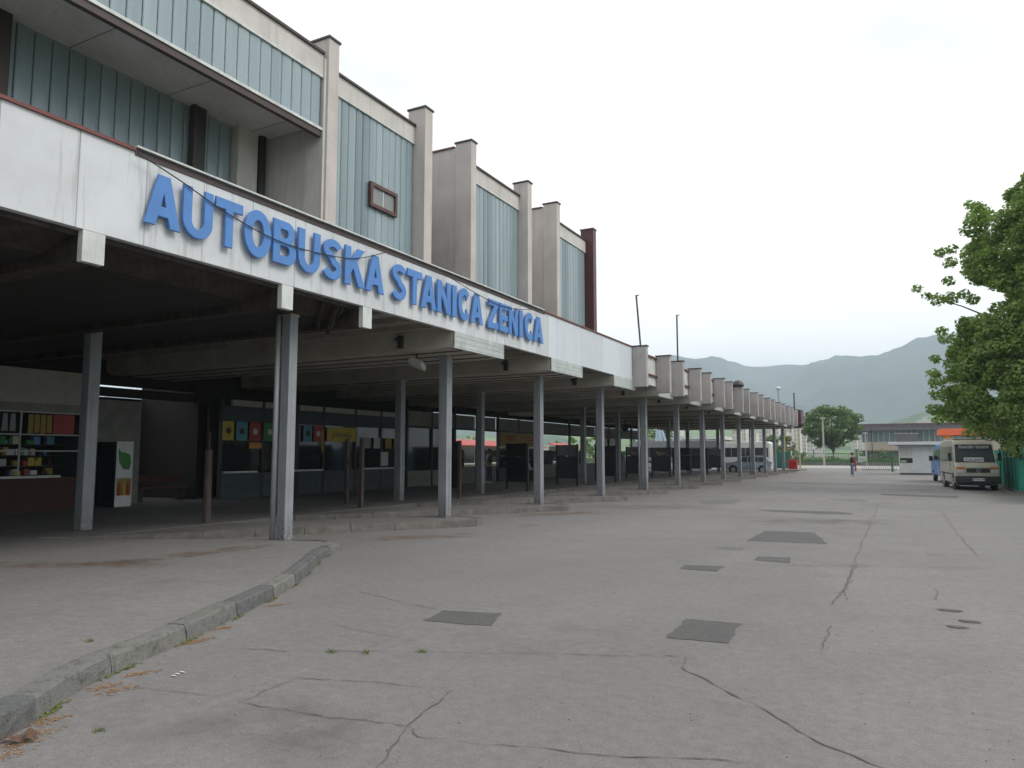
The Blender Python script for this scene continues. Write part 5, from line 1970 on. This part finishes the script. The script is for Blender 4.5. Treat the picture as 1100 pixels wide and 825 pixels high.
# big plane tree behind the right fence: crown silhouette from left edge profile
prof = [(198, 1090), (207, 1080), (222, 1060), (215, 1047), (232, 1044), (250, 1045), (262, 1038), (285, 1036), (300, 1040), (318, 1034), (335, 1036), (350, 1028), (370, 1022), (395, 1014), (420, 1011), (445, 1009), (460, 1014), (472, 1030)]
def left_edge(py):
    for i in range(len(prof) - 1):
        if prof[i][0] > prof[i + 1][0]:
            continue
        if prof[i][0] <= py <= prof[i + 1][0]:
            u = (py - prof[i][0]) / (prof[i + 1][0] - prof[i][0])
            return prof[i][1] + (prof[i + 1][1] - prof[i][1]) * u
    return 1040
CXP, TY = 1165, 41.0
cent = []
def addc(px, py, yy, r_):
    q_ = AY(px, py, yy)
    cent.append((q_.x, q_.y, q_.z, r_))
tries = 0
while len(cent) < 680 and tries < 20000:
    tries += 1
    py = rng.uniform(150, 486)
    le = left_edge(max(py, 199)) + (max(0, 199 - py) * 1.1)
    halfw = CXP - le
    px = rng.uniform(le + 7, CXP - 35) if rng.random() < .72 else rng.uniform(le + 9, CXP + halfw)
    f_ = (px - CXP) / halfw
    if abs(f_) > 1:
        continue
    if (py > 458 and px < 1088) or (py > 449 and px < 1040):
        continue
    dep = math.sqrt(max(0, 1 - f_ * f_)) * 4.6
    sgn = rng.choice((-1, -1, 1))
    yy = TY + sgn * dep * math.sqrt(rng.uniform(.25, 1))
    r_ = rng.uniform(.3, .62)
    # openings where the sky shows
    if 304 < py < 345 and px < 1085 and rng.random() < .8:
        continue
    if (232 < py < 275 and 1058 < px < 1088 and rng.random() < .7) or (205 < py < 232 and 1062 < px < 1085):
        continue
    addc(px, py, yy, r_)
# edge sprays
for (px, py, r_) in [(1011, 271, .28), (1022, 268, .26), (1021, 282, .3), (985, 310, .22), (996, 318, .22), (1008, 322, .32), (1022, 320, .34), (1019, 302, .26), (1036, 316, .26), (1045, 322, .3), (1012, 356, .26), (1015, 364, .28), (1004, 386, .26), (1002, 402, .3),
                     (1006, 412, .34), (1005, 424, .28), (1002, 440, .3), (1010, 441, .34), (1008, 450, .26), (1041, 220, .24), (1050, 222, .3), (1042, 236, .3), (1096, 201, .3), (1099, 212, .4), (1040, 248, .34), (1088, 480, .45), (1098, 484, .45), (1045, 461, .45), (1060, 464, .45), (1075, 466, .45)]:
    addc(px, py, TY - 1.8 + rng.uniform(-1, 1), r_ * 1.1)
tq = AY(CXP, 486, TY)
tree = thing("plane_tree", "large leafy plane tree overhanging the turquoise fence at the right edge", "tree", (tq.x, TY, 0))
mb = MB()
leaves(mb, cent, 940, .064, rng, .85)
mb.build("crown", "leaf", tree)
tr = MB()
tr.tube([(tq.x, TY, 0), (tq.x + .05, TY, 1.5), (tq.x - .1, TY + .1, 4), (tq.x + .1, TY, 7), (tq.x, TY, 10.5)], [.36, .3, .25, .16, .07], 14)
for i, c_ in enumerate(cent):
    if i % 9 == 0:
        zb = max(2.2, min(9, c_[2] * .72))
        s_pt = Vector((tq.x, TY, zb))
        e_pt = Vector(c_[:3])
        m1 = s_pt.lerp(e_pt, .4) + Vector((0, 0, -.15))
        m2 = s_pt.lerp(e_pt, .75) + Vector((rng.uniform(-.2, .2), rng.uniform(-.2, .2), .05))
        tr.tube([s_pt, m1, m2, e_pt], [.075, .05, .028, .01], 6)
tr.build("trunk", "bark", tree)


def tree_at(label, px, base_py, top_py, yy, wpx, mat="leaf2", name="tree", n_=60, leafs=.28, seed=1, group="trees beyond the station", trunk_frac=.3, dens=9.0):
    r_ = random.Random(seed)
    b_ = AY(px, base_py, yy)
    t_ = AY(px, top_py, yy)
    l_ = AY(px - wpx / 2, top_py, yy)
    H = t_.z
    W2 = abs(t_.x - l_.x) * 1.08
    o = thing(name, label, "tree", (t_.x, yy, 0), group)
    cs = []
    z0 = H * trunk_frac
    for _ in range(n_):
        while True:
            a_, bb_, c_ = r_.uniform(-1, 1), r_.uniform(-1, 1), r_.uniform(-1, 1)
            d2 = a_ * a_ + bb_ * bb_ + c_ * c_
            if .3 < d2 < 1:
                break
        rad = (H - z0) * .5
        cs.append((t_.x + a_ * W2 * .86, yy + bb_ * W2 * .86, z0 + rad + c_ * rad * .88, rad * r_.uniform(.17, .3)))
    mb = MB()
    leaves(mb, cs, dens / (leafs * leafs) * .35, leafs, r_, .8, False)
    mb.build("crown", mat, o)
    tb = MB().tube([(t_.x, yy, 0), (t_.x + .1, yy, z0), (t_.x - .1, yy, H * .6), (t_.x, yy, H * .85)], [H * .035, H * .026, H * .016, H * .005], 10)
    for c_ in cs[::3]:
        tb.tube([(t_.x, yy, z0 * (.9 + .3 * r_.random())), (t_.x * .55 + c_[0] * .45, yy * .55 + c_[1] * .45, z0 * .5 + c_[2] * .5), c_[:3]], [H * .014, H * .008, H * .002], 6)
    tb.build("trunk", "bark", o)
    return o


tree_at("broad round dark green tree standing alone beyond the far road", 892.5, 497, 433.5, 133, 68, "leaf2", n_=120, leafs=.21, seed=8, trunk_frac=.24, dens=11)
# hedge and bushes behind the green fence
k = 0
for (px, top, yy, wp, mt, lb) in [(868, 486, 128, 22, "leaf3", "bright green bush left below the round tree"), (886, 488, 129, 16, "leaf3", "low bush under the round tree on its left"), (921, 482, 127, 14, "leaf3", "small bright shrub just right of the round tree trunk"),
                                  (946, 481, 126, 15, "leaf3", "bright round shrub in front of the sports hall wall"), (897, 489, 128, 12, "leaf2", "dark low bush at the foot of the round tree"), (962, 489, 127, 18, "leaf2", "dark low bush left of the gate booth"), (933, 488, 128, 12, "leaf2", "dark low bush between two bright shrubs")]:
    tree_at(lb, px, 497, top, yy, wp, mt, "shrub", 26, .14, 40 + k, "shrubs behind the green fence", .05, 9)
    k += 1
# trees seen between the columns
for (px, top, yy, wp, mt, lb) in [(826, 462, 125, 20, "leaf2", "dark tree seen between the last columns"), (844, 465, 140, 18, "leaf2", "dark tree just left of the canopy end"), (808, 474, 150, 20, "leaf3", "bright green tree seen over the white bus"),
                                  (786, 472, 160, 16, "leaf2", "dark tree seen over the left end of the white bus"), (764, 476, 150, 18, "leaf3", "bright tree seen between the rear columns"), (745, 470, 170, 20, "leaf2", "dark tree behind the long low white building"),
                                  (690, 450, 118, 26, "leaf3", "bright green tree at the end of the rear wall"), (712, 455, 140, 26, "leaf2", "tree behind the pale blue masts"), (838, 484, 100, 14, "leaf3", "bright low shrub over the green sheet panel"),
                                  (610, 470, 90, 30, "leaf2", "tree behind the right hand open screens"), (640, 465, 100, 30, "leaf3", "bright tree behind the right hand open screens"), (500, 468, 62, 40, "leaf3", "green tree behind the market stall nearest the ticket office")]:
    tree_at(lb, px, 497, top, yy, wp, mt, "tree", 34, .3, 60 + k, trunk_frac=.15, dens=9)
    k += 1
for (px, top, wp) in [(800, 480, 22), (820, 478, 22), (840, 480, 20), (857, 483, 18)]:
    tree_at(["leftmost", "second", "third", "rightmost"][(px - 795) // 20] + " of the four bright hedge shrubs seen between the last columns", px, 497, top, 124, wp, "leaf3", "shrub", 40, .2, 90 + px, "hedge shrubs by the exit", .05, 9)
# ground cover field beyond the road
rng = random.Random(4)
mb = MB()
for _ in range(9000):
    x, y = rng.uniform(-90, 40), rng.uniform(122, 170)
    h2 = rng.uniform(.25, .9)
    s2 = rng.uniform(.15, .4)
    a2 = rng.uniform(0, PI)
    mb.add([(x - s2 * math.cos(a2), y - s2 * math.sin(a2), 0), (x + s2 * math.cos(a2), y + s2 * math.sin(a2), 0), (x + s2 * .4, y, h2), (x - s2 * .5, y + .1, h2 * .8)], [(0, 1, 2, 3)])
tag(mb.build("tall_grass", "leaf3"), "tall grass and weeds in the field beyond the road", kind="stuff")

# ------------------------------------------------------------------ hills
RID = [(-300, 432), (0, 430), (300, 420), (500, 408), (640, 401), (700, 396), (740, 391), (755, 390), (773, 389), (791, 393), (809, 397), (826, 397), (845, 394.5), (867, 394), (882, 388.5), (898, 386), (928, 387.6), (944, 383), (969, 379), (995, 374), (1010, 369), (1040, 364), (1100, 358), (1200, 366), (1400, 392), (1600, 410)]


def interp(tab, x):
    if x <= tab[0][0]:
        return tab[0][1]
    for i in range(len(tab) - 1):
        if tab[i][0] <= x <= tab[i + 1][0]:
            u = (x - tab[i][0]) / (tab[i + 1][0] - tab[i][0])
            u = u * u * (3 - 2 * u)
            return tab[i][1] + (tab[i + 1][1] - tab[i][1]) * u
    return tab[-1][1]


from mathutils import noise as mnoise


def hills(name, tab, r0, r1, r2, mat, amp, seed, px0=-250, px1=1500, step=9, nr=46):
    vs, fs = [], []
    cols_ = list(range(px0, px1, step))
    for px in cols_:
        d = ray(px, 488)
        az = Vector((d.x, d.y, 0)).normalized()
        d2 = ray(px, interp(tab, px))
        elev = d2.z / math.hypot(d2.x, d2.y)
        for k in range(nr + 1):
            u = k / nr
            rr = r0 + (r2 - r0) * u
            up = min(1, (rr - r0) / (r1 - r0))
            sh_ = up * up * (3 - 2 * up)
            dn = max(0, (rr - r1) / (r2 - r1))
            Hh = (elev * r1) * (sh_ ** 1.15) * (1 - dn ** 1.5)
            p_ = az * rr
            nz_ = mnoise.fractal(Vector((p_.x / 420 + seed, p_.y / 420, seed)), 1.0, 2.0, 6) * amp
            rn = abs(mnoise.noise(Vector((p_.x / 260 + seed * 2, p_.y / 260, 3)))) * amp * 1.1
            f_ = 4 * up * (1 - up) if rr <= r1 else 0
            sm = mnoise.fractal(Vector((p_.x / 60 + seed, p_.y / 60, seed)), 1.0, 2.0, 3) * amp * .05
            vs.append((p_.x, p_.y, EYE + max(-3, Hh + (nz_ - rn) * f_ * .8 + sm * up) if rr > r0 else -2))
    m_ = nr + 1
    for i in range(len(cols_) - 1):
        for k in range(nr):
            fs.append((i * m_ + k, (i + 1) * m_ + k, (i + 1) * m_ + k + 1, i * m_ + k + 1))
    o = MB().add(vs, fs).build(name, mat, smooth=True)
    return struct(o)


hills("mountain", RID, 1300, 3300, 4600, "hill", 130, 2.3)
LOW = [(-250, 470), (600, 466), (750, 462), (850, 461), (900, 460), (940, 459), (972, 451), (990, 445), (1005, 440), (1030, 436), (1080, 428), (1200, 430), (1500, 455)]
hills("green_hill", LOW, 980, 1500, 2100, "meadow", 14, 5.1, step=12, nr=30)

# ------------------------------------------------------------------ haze
hz = MB().box(-6500, 6500, -6500, 6500, -1.5, 720).build("haze", None)
hm = bpy.data.materials.new("haze_air")
hm.use_nodes = True
ht = hm.node_tree
for nd in list(ht.nodes):
    if nd.type == "BSDF_PRINCIPLED":
        ht.nodes.remove(nd)
pv = ht.nodes.new("ShaderNodeVolumePrincipled")
pv.inputs["Color"].default_value = (.78, .89, 1.0, 1)
pv.inputs["Density"].default_value = .00034
pv.inputs["Anisotropy"].default_value = 0.0
ht.links.new(pv.outputs[0], [nd for nd in ht.nodes if nd.type == "OUTPUT_MATERIAL"][0].inputs["Volume"])
hz.data.materials.append(hm)
tag(hz, "pale blue haze in the air between the yard and the mountains", kind="stuff")
